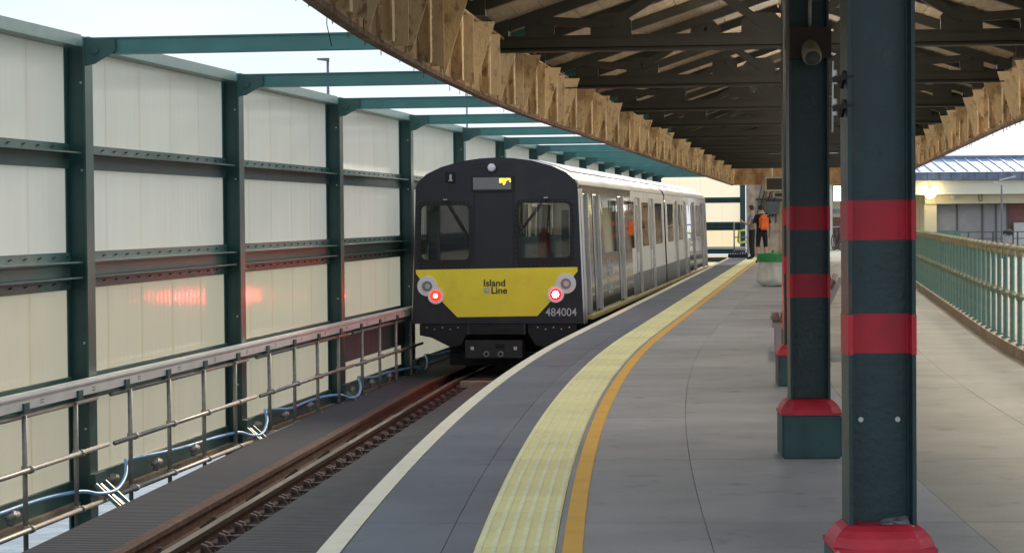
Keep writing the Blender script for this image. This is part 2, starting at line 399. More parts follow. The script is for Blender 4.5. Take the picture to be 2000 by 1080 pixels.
def rrect(x0, x1, z0, z1, r, n=3):
    out = []
    for cx, cz, a0 in ((x1 - r, z0 + r, -90), (x1 - r, z1 - r, 0), (x0 + r, z1 - r, 90), (x0 + r, z0 + r, 180)):
        for i in range(n + 1):
            a = R(a0 + 90 * i / n); out.append((cx + r * math.cos(a), cz + r * math.sin(a)))
    return out
def text_mesh(body, size, align='CENTER', bold=0.0):
    cu = bpy.data.curves.new('lettering', 'FONT'); cu.body = body; cu.size = size; cu.align_x = align; cu.offset = bold
    cu.extrude = 0.0; ob = bpy.data.objects.new('lettering', cu); COL.objects.link(ob)
    dg = bpy.context.evaluated_depsgraph_get()
    me = bpy.data.meshes.new_from_object(ob.evaluated_get(dg))
    bpy.data.objects.remove(ob); bpy.data.curves.remove(cu)
    v = [tuple(x.co) for x in me.vertices]; f = [tuple(p.vertices) for p in me.polygons]
    bpy.data.meshes.remove(me); return v, f

# the platform edge as a line in plan: straight far away, easing round near the camera
def Xe(d): return 0.75 + 0.139 * (d - 28) + (0.00268 * (28 - d) ** 2 if d < 28 else 0.0)
def Se(d): return 0.139 - (0.00536 * (28 - d) if d < 28 else 0.0)
def EP(d, o=0.0, z=0.0):
    s = Se(d); c = 1 / math.hypot(1, s)
    return Vector((Xe(d) + o * c, d - o * s * c, z))
def Rl(d):   # left running rail
    return -0.98 + 0.1008 * (d - 35) if d < 35 else -0.98 + 0.1445 * (d - 35)
def TP(d, o=0.0, z=0.0):
    s = 0.1008 if d < 35 else 0.1445
    c = 1 / math.hypot(1, s)
    return Vector((Rl(d) + o * c, d - o * s * c, z))
def frange(a, b, st):
    n = max(1, int(math.ceil((b - a) / st - 1e-6))); return [a + (b - a) * i / n for i in range(n + 1)]
def strip(mb, fn, o0, o1, z0, z1, ds, mi=0):
    g = lambda o, d: o(d) if callable(o) else o
    base = len(mb.v)
    for d in ds:
        a, b = g(o0, d), g(o1, d)
        mb.v += [tuple(fn(d, a, z0)), tuple(fn(d, b, z0)), tuple(fn(d, b, z1)), tuple(fn(d, a, z1))]
    for i in range(len(ds) - 1):
        p = base + 4 * i; q = p + 4
        for j in range(4):
            mb.f.append((p + j, p + (j + 1) % 4, q + (j + 1) % 4, q + j)); mb.m.append(mi)
    mb.f += [(base, base + 1, base + 2, base + 3), (base + 4 * len(ds) - 1, base + 4 * len(ds) - 2, base + 4 * len(ds) - 3, base + 4 * len(ds) - 4)]
    mb.m += [mi, mi]
    return mb

# ------------------------------------------------------------------ setting: sea, pier deck, platform
sea = MB().add([(-3000, -3000, 0), (3000, -3000, 0), (3000, 4000, 0), (-3000, 4000, 0)], [(0, 1, 2, 3)]).build('sea', 'sea_water', None, (0, 0, -8))
tag(sea, kind='structure')
PD = MB()
strip(PD, EP, 5.32, 60, -0.9, -0.35, frange(-8, 130, 6))
tag(PD.build('pier_deck', 'pier_deck'), kind='structure')

platform = thing('platform', None, None, (0, 0, 0), kind='structure')
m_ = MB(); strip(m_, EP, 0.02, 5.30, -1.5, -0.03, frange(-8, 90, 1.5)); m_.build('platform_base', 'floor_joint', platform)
m_ = MB(); strip(m_, EP, 0.0, 0.105, -0.12, 0.001, frange(-8, 78, 1.0)); m_.build('coping', 'white_line', platform)
# deck panels: real joints between them
cols_o = [(0.114, 0.56), (0.5635, 0.705), (1.195, 1.78), (1.7835, 3.04), (3.0435, 4.16), (4.1635, 5.06)]
row_len = 2.82
d0 = -7.0 + 0.88
rows = 34
for i in range(rows):
    a = d0 + i * row_len; b = a + row_len - 0.008
    for j, (o0, o1) in enumerate(cols_o):
        if b > 78 and o0 < 0.2: continue
        if (j in (1,)) and a > 45: continue
        q = MB(); strip(q, EP, o0, o1, -0.03, 0.0 + random.uniform(-0.0012, 0.0012), frange(a, b, 0.95))
        q.build('deck_panel', 'floor_slate' if j < 2 else ('floor_beige' if j > 3 else 'floor'), platform)
q = MB(); strip(q, EP, 0.566, 0.705, -0.03, 0.0, frange(46.9, 88, 1.5)); q.build('deck_panel', 'floor_slate', platform)
q = MB(); strip(q, EP, 1.075, 1.105, -0.03, -0.001, frange(-7, 88, 1.0)); q.build('deck_gap_strip', 'floor', platform)
q = MB(); strip(q, EP, 1.105, 1.195, -0.03, 0.0035, frange(-7, 80, 1.0)); q.build('orange_line', 'orange_line', platform)
q = MB(); strip(q, EP, 5.06, 5.30, -0.03, 0.12, frange(-8, 88, 1.0)); q.build('kerb', 'kerb', platform)
# tactile tiles with ridges
TL = 0.60; ds_ = []
tm = MB(); tm.box(0, 0.365, 0, TL - 0.007, -0.03, 0.004, 0)
for k in range(6):
    x = 0.02 + k * 0.0645
    for s in range(12):
        y = s * TL / 12
        tm.box(x - 0.011, x + 0.011, y + 0.003, y + TL / 12 - 0.010, 0.004, 0.0095, 1)
tile_me = tm.mesh('tactile_tile', ['tactile', 'tactile_rib'])
d = -5.0; n = 0
while d < 77:
    p = EP(d, 0.708); h = math.atan(Se(d + 0.3))
    o = put('tactile_tile', tile_me, platform, p, -h)
    d += TL * math.cos(h); n += 1
conc = MB(); strip(conc, EP, 0.3, 5.3, -0.6, -0.012, [90.001, 100, 112]); tag(conc.build('concourse', 'pier_deck'), kind='structure')

# ------------------------------------------------------------------ track
track = thing('railway_track', None, None, (0, 0, 0), kind='structure')
WALL0 = Vector((-4.05, 21.2, 0)); WS = 0.1425; WANG = -math.atan(WS)
def Wx(d): return WALL0.x + WS * (d - WALL0.y)
def mat_edge(d): return max(-1.2, (Wx(d) + 0.07) - Rl(d))
dt = frange(2, 96, 1.5)
q = MB(); strip(q, TP, mat_edge, -0.47, -1.23, -1.15, dt); q.build('walkway_mat', 'mat_grey', track)
q = MB(); strip(q, TP, 0.36, 1.2, -1.24, -1.15, [x for x in dt if x < 35]); q.build('track_mat', 'mat_pale', track)
q = MB(); strip(q, TP, -0.47, 2.25, -1.42, -1.31, dt); q.build('trough_floor', 'trough', track)
q = MB(); strip(q, TP, 0.12, 1.3, -1.24, -1.14, [35.3, 50, 96]); q.build('track_deck', 'underdeck', track)
q = MB(); strip(q, TP, 0.12, 1.3, -1.23, -1.125, [35.1, 35.3]); q.build('deck_edge', 'deck_edge', track)
def rail(o, mats, zt, name):
    q = MB()
    strip(q, TP, o - 0.036, o + 0.036, zt - 0.045, zt, dt, 0)
    strip(q, TP, o - 0.010, o + 0.010, zt - 0.15, zt - 0.045, dt, 1)
    strip(q, TP, o - 0.065, o + 0.065, zt - 0.175, zt - 0.15, dt, 1)
    q.build(name, mats, track)
rail(0, ['rail_top', 'rust'], -1.125, 'running_rail')
rail(1.435, ['rail_top', 'rust'], -1.125, 'running_rail')
rail(-0.36, ['rust', 'rust'], -1.125, 'guard_rail')
q = MB(); strip(q, TP, -0.47, -0.40, -1.30, -1.135, dt); q.build('guard_timber', 'rust', track)
ch = MB()
ch.box(-0.02, 0.30, -0.13, 0.13, -0.02, 0.02)
ch.hexa([(0.06, -0.11, 0.02), (0.15, -0.11, 0.02), (0.15, -0.02, 0.02), (0.06, -0.02, 0.02)], [(0.06, -0.10, 0.10), (0.11, -0.10, 0.085), (0.11, -0.04, 0.085), (0.06, -0.04, 0.10)])
ch.hexa([(0.06, 0.02, 0.02), (0.15, 0.02, 0.02), (0.15, 0.11, 0.02), (0.06, 0.11, 0.02)], [(0.06, 0.04, 0.10), (0.11, 0.04, 0.085), (0.11, 0.10, 0.085), (0.06, 0.10, 0.10)])
ch.tube([(0.21, -0.06, 0.0), (0.21, -0.06, 0.075)], 0.032, 6); ch.tube([(0.21, 0.07, 0.0), (0.21, 0.07, 0.065)], 0.036, 6)
ch.bar((0.08, -0.12, 0.06), (0.2, 0.10, 0.05), 0.03, 0.03)
ch_me = ch.mesh('rail_chair', 'chair_iron')
br = MB(); br.box(-0.26, -0.08, -0.05, 0.05, -0.02, 0.02); br.bar((-0.28, 0, 0.02), (-0.16, 0, 0.11), 0.05, 0.03); br.bar((-0.14, 0, 0.0), (-0.16, 0, 0.13), 0.06, 0.03)
br_me = br.mesh('rail_bracket', 'chair_iron')
d = 12.0; i = 0
while d < 37:
    put('rail_chair', ch_me, track, TP(d, 0.035, -1.275), -math.atan(0.1008))
    if i % 3 == 0: put('rail_bracket', br_me, track, TP(d + 0.2, 0, -1.285), -math.atan(0.1008))
    d += 0.62; i += 1

# ------------------------------------------------------------------ screen wall on the left
wall = thing('screen_wall', 'long screen wall of cream panels in a dark green steel frame', 'wall', WALL0, WANG)
SP = 5.52 * math.hypot(1, WS)
NP = 14
ends = NP - 1
pm = MB(); zt_ = 3.17
pm.box(-0.02, 0, -0.11, 0.11, -2.0, zt_); pm.box(-0.22, -0.20, -0.11, 0.11, -2.0, zt_); pm.box(-0.20, -0.02, -0.008, 0.008, -2.0, zt_)
post_me = pm.mesh('post', 'green_steel')
bo = MB()
for z in (2.82, 1.98, 0.32, -0.51): bo.tube([(-0.075, -0.0085, z), (-0.075, -0.020, z)], 0.013, 6)
bo_me = bo.mesh('bolt_set', 'bolt_pale')
beam = MB(); BL = 6.0
beam.box(0.0, BL, -0.008, 0.008, 3.10, 3.23); beam.box(0.0, BL, -0.075, 0.075, 3.23, 3.245); beam.box(0.0, BL, -0.075, 0.075, 3.085, 3.10)
plate = MB(); plate.prism([(-0.015, 2.97), (0.09, 2.99), (0.30, 3.11), (0.30, 3.22), (-0.015, 3.24)], -0.105, -0.080, 'xz')
plate.tube([(0.10, -0.105, 3.12), (0.10, -0.125, 3.12)], 0.04, 8)
plate_me = plate.mesh('gusset', 'green_steel')
for k in range(-2, NP):
    y = k * SP
    p = put('post', post_me, wall, (0, y, 0)); put('bolt_set', bo_me, p)['kind'] = 'stuff'
    ln = min(3.9, 0) or 0
    wx = WALL0 + Vector((math.sin(-WANG) * y, math.cos(WANG) * y, 0))
    L = (Xe(wx.y) - wx.x) + 0.35
    b = MB(); b.box(0.0, L, -0.008, 0.008, 3.10, 3.23); b.box(0.0, L, -0.075, 0.075, 3.23, 3.245); b.box(0.0, L, -0.075, 0.075, 3.085, 3.10); b.box(0.0, L, -0.06, -0.05, 3.10, 3.23)
    bb = b.build('beam', 'green_beam', wall, (0, y, 0))
    put('gusset', plate_me, bb)
PW = SP / 5
rows_z = [('panel_top', 2.215, 3.19), ('panel_mid', 1.175, 2.01), ('panel_low', -0.02, 0.85), ('panel_low', -1.01, -0.23)]
row_me = []
for nm, z0, z1 in rows_z:
    q = MB(); e0, e1 = 0.0012, PW - 0.0012      # folded sheet: face and four returns, open at the back
    q.add([(-0.212, e0, z0), (-0.212, e1, z0), (-0.212, e1, z1), (-0.212, e0, z1), (-0.240, e0, z0), (-0.240, e1, z0), (-0.240, e1, z1), (-0.240, e0, z1)], [(0, 1, 2, 3), (0, 4, 5, 1), (1, 5, 6, 2), (2, 6, 7, 3), (3, 7, 4, 0)])
    row_me.append(q.mesh('cladding_panel', nm))
def purlin(L, z0, z1, shelves, mats='purlin_green'):
    q = MB(); q.box(-0.203, -0.165, 0, L, z0, z1)
    for s in shelves: q.box(-0.165, -0.035, 0.02, L - 0.02, s, s + 0.014)
    return q
pb = MB()
for s in range(14):
    y = 0.35 + s * (SP - 0.7) / 13
    pb.box(-0.165, -0.150, y - 0.012, y + 0.012, 0, 0.012); pb.box(-0.165, -0.150, y + 0.028, y + 0.052, 0.006, 0.018)
pb_me = pb.mesh('bolt_row', 'bolt_dark')
LB = SP - 0.23
pu_me = [purlin(LB, 1.995, 2.233, [2.137]).mesh('purlin', 'purlin_green'), purlin(LB, 0.836, 1.193, [1.093, 0.945]).mesh('purlin', 'purlin_green'),
         purlin(LB, -0.25, 0.0, []).mesh('purlin', 'purlin_green'), purlin(LB, -1.2, -1.0, []).mesh('purlin', 'purlin_green')]
sill_me = MB().box(-0.22, -0.10, 0, LB, -1.30, -1.202).mesh('sill_beam', 'kerb')
eav = MB(); eav.box(-0.26, -0.03, 0, LB, 3.175, 3.27); eav.box(-0.25, -0.02, 0, LB, 3.155, 3.172); eav_me = eav.mesh('eaves_channel', 'green_pale')
cap = MB(); cap.box(-0.44, -0.255, -0.12, LB + 0.12, 3.20, 3.315); cap_me = cap.mesh('eaves_capping', 'green_pale')
for k in range(-2, NP - 1):
    y = k * SP + 0.115
    for r, me in enumerate(row_me):
        if k > 4 and r > 1: continue
        for s in range(5):
            put('cladding_panel', me, wall, (0, k * SP + s * PW, 0))
    for r, me in enumerate(pu_me):
        if k > 5 and r > 1: continue
        pr = put('purlin', me, wall, (0, y, 0))
        if r < 2 and k < 4:
            o = put('bolt_row', pb_me, pr, (0, 0, 2.185 if r == 0 else 1.14)); o['kind'] = 'stuff'
            if r == 1: o = put('bolt_row', pb_me, pr, (0, 0, 0.89)); o['kind'] = 'stuff'
    if k < 5: put('sill_beam', sill_me, wall, (0, y, 0))
    put('eaves_channel', eav_me, wall, (0, y, 0)); put('eaves_capping', cap_me, wall, (0, y, 0))

# end wall across the line
YE = (NP - 1) * SP
endw = thing('end_wall', 'cream panelled end wall with green bars closing the line behind the train', 'wall',
             WALL0 + Vector((math.sin(-WANG) * (YE + 0.4), math.cos(WANG) * (YE + 0.4), 0)), WANG)
EW = 3.55
for x in (0.0, EW):
    q = MB(); q.box(x - 0.11, x + 0.11, 0, 0.02, -2, 3.2); q.box(x - 0.11, x + 0.11, 0.18, 0.20, -2, 3.2); q.box(x - 0.008, x + 0.008, 0.02, 0.18, -2, 3.2); q.build('post', 'green_steel', endw)
for nm, z0, z1 in rows_z:
    for s in range(4):
        w = EW / 4
        q = MB(); a0, a1 = s * w + 0.004, (s + 1) * w - 0.004
        q.add([(a0, 0.212, z0), (a1, 0.212, z0), (a1, 0.212, z1), (a0, 0.212, z1), (a0, 0.24, z0), (a1, 0.24, z0), (a1, 0.24, z1), (a0, 0.24, z1)], [(0, 1, 2, 3), (0, 4, 5, 1), (1, 5, 6, 2), (2, 6, 7, 3), (3, 7, 4, 0)]); q.build('cladding_panel', nm, endw)
for z0, z1, sh in ((1.995, 2.233, [2.137]), (0.836, 1.193, [1.093, 0.945]), (-0.15, 0.05, []), (-0.5, -0.3, [])):
    q = MB(); q.box(0.11, EW - 0.11, 0.16, 0.205, z0, z1)
    for s in sh: q.box(0.12, EW - 0.12, 0.04, 0.16, s, s + 0.014)
    q.build('purlin', 'green_steel', endw)
MB().box(0.1, EW + 0.1, -0.02, 0.05, 0.05, 0.15).build('trunking', 'trunking', endw)
# continuation of plaster wall right of the end wall
q = MB(); q.box(EW + 0.15, EW + 1.3, 0.05, 0.4, -1.2, 3.6); o = q.build('plaster_wall', 'plaster'); o.location = endw.location; o.rotation_euler = endw.rotation_euler
tag(o, 'narrow stained plaster wall beside the end of the platform', 'wall')

# scaffold-tube handrails, bay by bay
names_bay = ['nearest the camera at the frame edge', 'in the wide bay with the blue cable loop', 'in the second full bay from the left', 'with a grey board behind, beside the train']
for bi, k in enumerate((-1, 0, 1, 2)):
    hr = thing('scaffold_rail', 'grey scaffold tube handrail ' + names_bay[bi], 'handrail',
               WALL0 + Vector((math.sin(-WANG) * k * SP, math.cos(WANG) * k * SP, -1.4)), WANG, 'scaffold handrails along the wall')
    Z = 1.4
    ox = 0.10
    MB().tube([(ox - 0.03, 0.32, -0.20 + Z), (ox - 0.03, SP - 0.12, -0.20 + Z)], 0.024).build('top_tube', 'galv', hr, smooth=True)
    MB().tube([(ox + 0.05, 0.18, -0.665 + Z), (ox + 0.05, SP - 0.03, -0.655 + Z)], 0.024).build('middle_tube', 'galv', hr, smooth=True)
    MB().tube([(ox + 0.05, -0.02, -1.18 + Z), (ox + 0.05, SP - 0.03, -1.18 + Z)], 0.026).build('bottom_tube', 'galv', hr, smooth=True)
    for j in range(4):
        y = 0.82 + j * 1.32
        u = MB().tube([(ox, y, -0.19 + Z), (ox, y, -1.42 + Z)], 0.024).build('upright', 'galv', hr, smooth=True)
        for z in (-0.66, -1.18):
            c = MB(); c.tube([(ox, y, z - 0.03 + Z), (ox, y, z + 0.03 + Z)], 0.034); c.tube([(ox + 0.05, y - 0.03, z + Z), (ox + 0.05, y + 0.03, z + Z)], 0.036)
            c.build('coupling', 'galv', u, smooth=True)
    for j, y in enumerate((0.45, 1.9, 3.3)):
        c = MB(); c.tube([(0.0, y, -1.06 + Z), (0.0, y + 0.22, -1.06 + Z)], 0.035); c.tube([(0.0, y + 0.05, -1.13 + Z), (0.0, y + 0.12, -1.02 + Z)], 0.03)
        c.build('clamp', 'galv', hr, smooth=True)
trunk = thing('cable_trunking', 'pale grey cable trunking running along the screen wall', 'trunking', WALL0, WANG)
q = MB(); q.box(0.03, 0.13, -2 * SP, 6.5 * SP, -0.135, -0.055); q.box(0.025, 0.125, -2 * SP, 6.5 * SP, -0.053, 0.0); q.box(0.125, 0.14, -2 * SP, 6.5 * SP, -0.03, -0.012)
q.build('tray', 'trunking', trunk)
y = -2 * SP + 0.55
while y < 3.6 * SP:
    MB().box(0.0, 0.15, y, y + 0.13, -0.165, -0.075).build('clip', 'green_steel', trunk); y += SP / 4
q = MB()
y = -2 * SP + 1.0
while y < 3 * SP:
    for a in (0, 0.05):
        for zz in (-0.085, -0.11): q.box(0.130, 0.1325, y + a, y + a + 0.02, zz, zz + 0.012)
    y += SP / 4
q.build('vent_slot', 'bolt_dark', trunk)
# blue cable
pts = []
for k in range(-2, 4):
    for a, ox, z in ((-0.35, 0.16, -1.10), (0.15, 0.17, -1.115), (0.55, 0.13, -1.02), (0.80, 0.06, -0.93), (1.0, 0.0, -0.915), (1.6, -0.02, -0.96), (2.4, -0.02, -1.00), (3.2, -0.02, -1.01), (4.2, 0.0, -1.02), (4.9, 0.10, -1.04)):
        pts.append(Vector((ox, k * SP + a, z + random.uniform(-0.015, 0.015))))
sm = []
for i in range(len(pts) - 1):
    p0 = pts[max(0, i - 1)]; p1 = pts[i]; p2 = pts[i + 1]; p3 = pts[min(len(pts) - 1, i + 2)]
    for t in (0, 0.25, 0.5, 0.75):
        sm.append(0.5 * ((2 * p1) + (-p0 + p2) * t + (2 * p0 - 5 * p1 + 4 * p2 - p3) * t * t + (-p0 + 3 * p1 - 3 * p2 + p3) * t ** 3))
o = MB().tube(sm, 0.019, 8).build('blue_cable', 'cable_blue', None, WALL0, smooth=True); o.rotation_euler = (0, 0, WANG)
tag(o, 'pale blue cable looping along the foot of the screen wall', 'cable')
# struts between posts and mat
for k in range(-1, 4):
    st = thing('post_strut', ['slanted metal struts at the foot of the wall post ' + s for s in ('at the left frame edge', 'nearest the camera', 'second from the left', 'third from the left', 'beside the train front')][k + 1],
               'strut', WALL0 + Vector((math.sin(-WANG) * k * SP, math.cos(WANG) * k * SP, 0)), WANG, 'struts at the wall posts')
    for s, yy in enumerate((-0.14, 0.14)):
        MB().bar((0.0, yy, -0.98), (0.36, yy, -1.30), 0.03, 0.035).build('strut', 'green_pale', st)
    MB().bar((0.0, 0, -0.99), (0.36, 0, -1.31), 0.06, 0.02).build('strut_plate', 'green_steel', st)
    MB().box(-0.0, 0.07, -0.17, 0.17, -1.03, -0.93).build('clamp_block', 'green_steel', st)
o = MB().box(-0.19, -0.13, 0.2, SP - 0.12, -0.66, -0.27).build('grey_board', 'board_grey', None, WALL0 + Vector((math.sin(-WANG) * 2 * SP, math.cos(WANG) * 2 * SP, 0))); o.rotation_euler = (0, 0, WANG)
tag(o, 'long dark grey board fixed low on the wall beside the train', 'board')

# ------------------------------------------------------------------ canopy
canopy = thing('platform_canopy', 'old riveted platform canopy with dark trusses and peeling cream edge girders', 'canopy', (0, 0, 0))
ZE = 2.50; ZG = 3.06; CEND = 75.2; CST = 6.3
def oL(d): return -0.03 + 0.27 * min(1, max(0, (d - 12) / 14))
oRc = 5.27
OC = 2.65
def girder(off, sgn, name):
    """one edge girder in 1.85 m plates; sgn = direction from web towards the platform"""
    d = CST
    while d < CEND - 0.1:
        e = min(d + 1.85, CEND)
        a = MB(); f0 = (lambda x: off(x) - 0.008); f1 = (lambda x: off(x) + 0.008)
        strip(a, EP, f0, f1, ZE + 0.02, ZG, [d + 0.004, (d + e) / 2, e - 0.004]); a.build('web_plate', 'girder', canopy)
        d = e
    a = MB(); strip(a, EP, lambda x: off(x) - 0.03 * 1, lambda x: off(x) + 0.03, ZE - 0.012, ZE + 0.02, frange(CST, CEND, 1.0)); a.build('bottom_flange', 'rust_edge', canopy)
    a = MB(); strip(a, EP, lambda x: off(x) - 0.07, lambda x: off(x) + 0.07, ZG, ZG + 0.02, frange(CST, CEND, 1.0)); a.build('top_flange', 'girder', canopy)
    H = ZG - ZE - 0.02
    s1 = MB(); s1.box(0.008, 0.085, -0.008, 0.008, 0, H); s1.box(0.075, 0.088, -0.065, 0.065, 0, H); s1.box(0.008, 0.016, -0.07, 0.07, 0, H)
    s2 = MB(); s2.prism([(0.008, 0.0), (0.03, 0.0), (0.20, H), (0.008, H)], -0.008, 0.008, 'xz'); s2.box(0.008, 0.016, -0.09, 0.09, 0, H * 0.96)
    s3 = MB(); s3.box(0.008, 0.10, -0.008, 0.008, 0.02, H); s3.box(0.008, 0.016, 0.0, 0.07, 0.02, H)
    for s in (s1, s2, s3):
        for kk in range(7):
            for yy in (-0.045, 0.045): s.tube([(0.016, yy, 0.05 + kk * 0.075), (0.028, yy, 0.05 + kk * 0.075)], 0.011, 5)
    mes = [x.mesh('stiffener', 'girder_rib') for x in (s2, s1, s3)]
    d = CST + 0.3; i = 0
    while d < CEND - 0.3:
        ang = -math.atan(Se(d))
        put('stiffener', mes[i % 3], canopy, EP(d, off(d), ZE + 0.02), ang + (0 if sgn > 0 else math.pi))
        d += 0.617; i += 1
    # little drips of corrosion and torn flashing under the flange
    g = MB(); dd = CST
    while dd < CEND - 1:
        p = EP(dd, off(dd) - 0.028 * sgn, ZE - 0.012); l = random.uniform(0.01, 0.05)
        g.add([p, p + Vector((0.002, 0.05, 0)), p + Vector((0.0, 0.025, -l)), p + Vector((0.006, 0.02, -l * 0.7))], [(0, 1, 2), (0, 1, 3), (0, 2, 3), (1, 2, 3)])
        dd += random.uniform(0.3, 1.0)
    g.build('corroded_drip', 'rust_edge', canopy)['kind'] = 'stuff'
girder(oL, 1, 'left'); girder(lambda d: oRc, -1, 'right')
# end girder across the far end
q = MB(); a, b = EP(CEND, oL(CEND)), EP(CEND, oRc)
q.add([(a.x, a.y, ZE), (b.x, b.y, ZE), (b.x, b.y, ZG), (a.x, a.y, ZG), (a.x, a.y + 0.02, ZE), (b.x, b.y + 0.02, ZE), (b.x, b.y + 0.02, ZG), (a.x, a.y + 0.02, ZG)],
      [(0, 1, 2, 3), (7, 6, 5, 4), (0, 4, 5, 1), (3, 2, 6, 7), (0, 3, 7, 4), (1, 5, 6, 2)]).build('end_girder', 'girder', canopy)
ZR = 3.93; ZS = 3.10      # ridge and eaves height of the rafters
UL, UR = 0.13, 5.17
def roofz(o): return ZS + (ZR - ZS) * (1 - abs(o - OC) / (OC - UL))
# soffit boards, each a long board of its own
for side in (-1, 1):
    nb = 12; w = (OC - UL + 0.02) / nb
    for i in range(nb):
        oa = OC + side * i * w; ob = OC + side * ((i + 1) * w - 0.006)
        q = MB()
        for dd in [None]:
            ds2 = frange(CST, CEND, 1.85)
            base = len(q.v)
            for x in ds2:
                za, zb = roofz(oa) + 0.10, roofz(ob) + 0.10
                q.v += [tuple(EP(x, oa, za)), tuple(EP(x, ob, zb)), tuple(EP(x, ob, zb + 0.025)), tuple(EP(x, oa, za + 0.025))]
            for t in range(len(ds2) - 1):
                p = base + 4 * t
                for j in range(4): q.f.append((p + j, p + (j + 1) % 4, p + 4 + (j + 1) % 4, p + 4 + j)); q.m.append(0)
        q.build('soffit_board', 'soffit', canopy)
    q = MB(); ds2 = frange(CST, CEND, 2.0)
    oe = UL - 0.25 if side < 0 else UR + 0.25
    for x in ds2: q.v += [tuple(EP(x, OC, ZR + 0.16)), tuple(EP(x, oe, ZS + 0.06))]
    for t in range(len(ds2) - 1): q.f.append((2 * t, 2 * t + 1, 2 * t + 3, 2 * t + 2)); q.m.append(0)
    q.build('roof_sheet', 'roof_out', canopy)
# rafters and trusses (local x across the platform from the centre line)
hl, hr_ = OC - UL, UR - OC
def rz(x): return ZR - (ZR - ZS) * abs(x) / hl
rf = MB()
for s in (-1, 1):
    rf.bar((0, 0, ZR + 0.045), (s * hl, 0, ZS + 0.045), 0.085, 0.09)
rf.box(-hl - 0.06, -hl + 0.10, -0.10, 0.10, ZG + 0.022, ZS + 0.13); rf.box(hl - 0.10, hl + 0.06, -0.10, 0.10, ZG + 0.022, ZS + 0.13)
rafter_me = rf.mesh('rafter', 'truss_dark')
chd = MB(); chd.box(-hl + 0.02, hl - 0.02, -0.07, -0.012, 2.98, 3.05); chd.box(-hl + 0.02, hl - 0.02, 0.012, 0.07, 2.98, 3.05); chd.box(-hl + 0.02, hl - 0.02, -0.012, 0.012, 2.955, 3.09)
chd.box(-hl + 0.02, hl - 0.02, -0.085, 0.085, 2.945, 2.957)
chord_me = chd.mesh('bottom_chord', 'truss_dark')
def gus(cx, cz, w, h):
    c = 0.3 * h
    return [(cx - w / 2, cz - h / 2), (cx + w / 2, cz - h / 2), (cx + w / 2, cz + h / 2 - c), (cx + w / 2 - c, cz + h / 2), (cx - w / 2 + c, cz + h / 2), (cx - w / 2, cz + h / 2 - c)]
gusset_mes = {}
strut_mes = {}
for s in (-1, 1):
    g1 = MB().prism(gus(s * 1.52, 3.16, 0.36, 0.24), -0.02, 0.02, 'xz').mesh('gusset', 'truss_dark')
    g2 = MB().prism(gus(s * 0.80, rz(0.80) - 0.12, 0.34, 0.28), -0.02, 0.02, 'xz').mesh('gusset', 'truss_dark')
    g3 = MB().prism(gus(s * 2.15, rz(2.15) - 0.06, 0.26, 0.2), -0.02, 0.02, 'xz').mesh('gusset', 'truss_dark')
    g4 = MB().prism(gus(s * 0.2, 3.14, 0.36, 0.24), -0.021, 0.021, 'xz').mesh('gusset', 'truss_dark')
    gusset_mes[s] = [g1, g2, g3, g4]
    def stt(a, b):
        return MB().bar(a, b, 0.07, 0.075).mesh('strut', 'truss_dark')
    strut_mes[s] = [stt((s * 1.52, 0, 3.18), (s * 2.15, 0, rz(2.15))), stt((s * 1.52, 0, 3.18), (s * 0.80, 0, rz(0.80) - 0.05)), stt((s * 0.80, 0, rz(0.80) - 0.05), (s * 0.14, 0, 3.12))]
    g5 = None
col_d = [2.58, 8.13, 13.63, 19.29, 24.85, 30.4, 35.95, 41.5, 47.05, 52.6, 58.15, 63.7, 69.25, 74.6]
def put_frame(dcen, full):
    p = EP(dcen, OC); a = -math.atan(Se(dcen))
    if not full:
        put('rafter', rafter_me, canopy, p, a); return
    t = thing('truss', None, None, p, a, parent=canopy)
    put('rafter', rafter_me, t); put('bottom_chord', chord_me, t)
    for s in (-1, 1):
        for g in gusset_mes[s]: put('gusset', g, t)
        for g in strut_mes[s]: put('strut', g, t)
for i, dcol in enumerate(col_d):
    de = dcol + OC * Se(dcol)
    if de < CEND - 0.3: put_frame(de, True)
    for j in (1, 2):
        dd = de + 5.55 * j / 3
        if dd < CEND - 0.3: put_frame(dd, False)
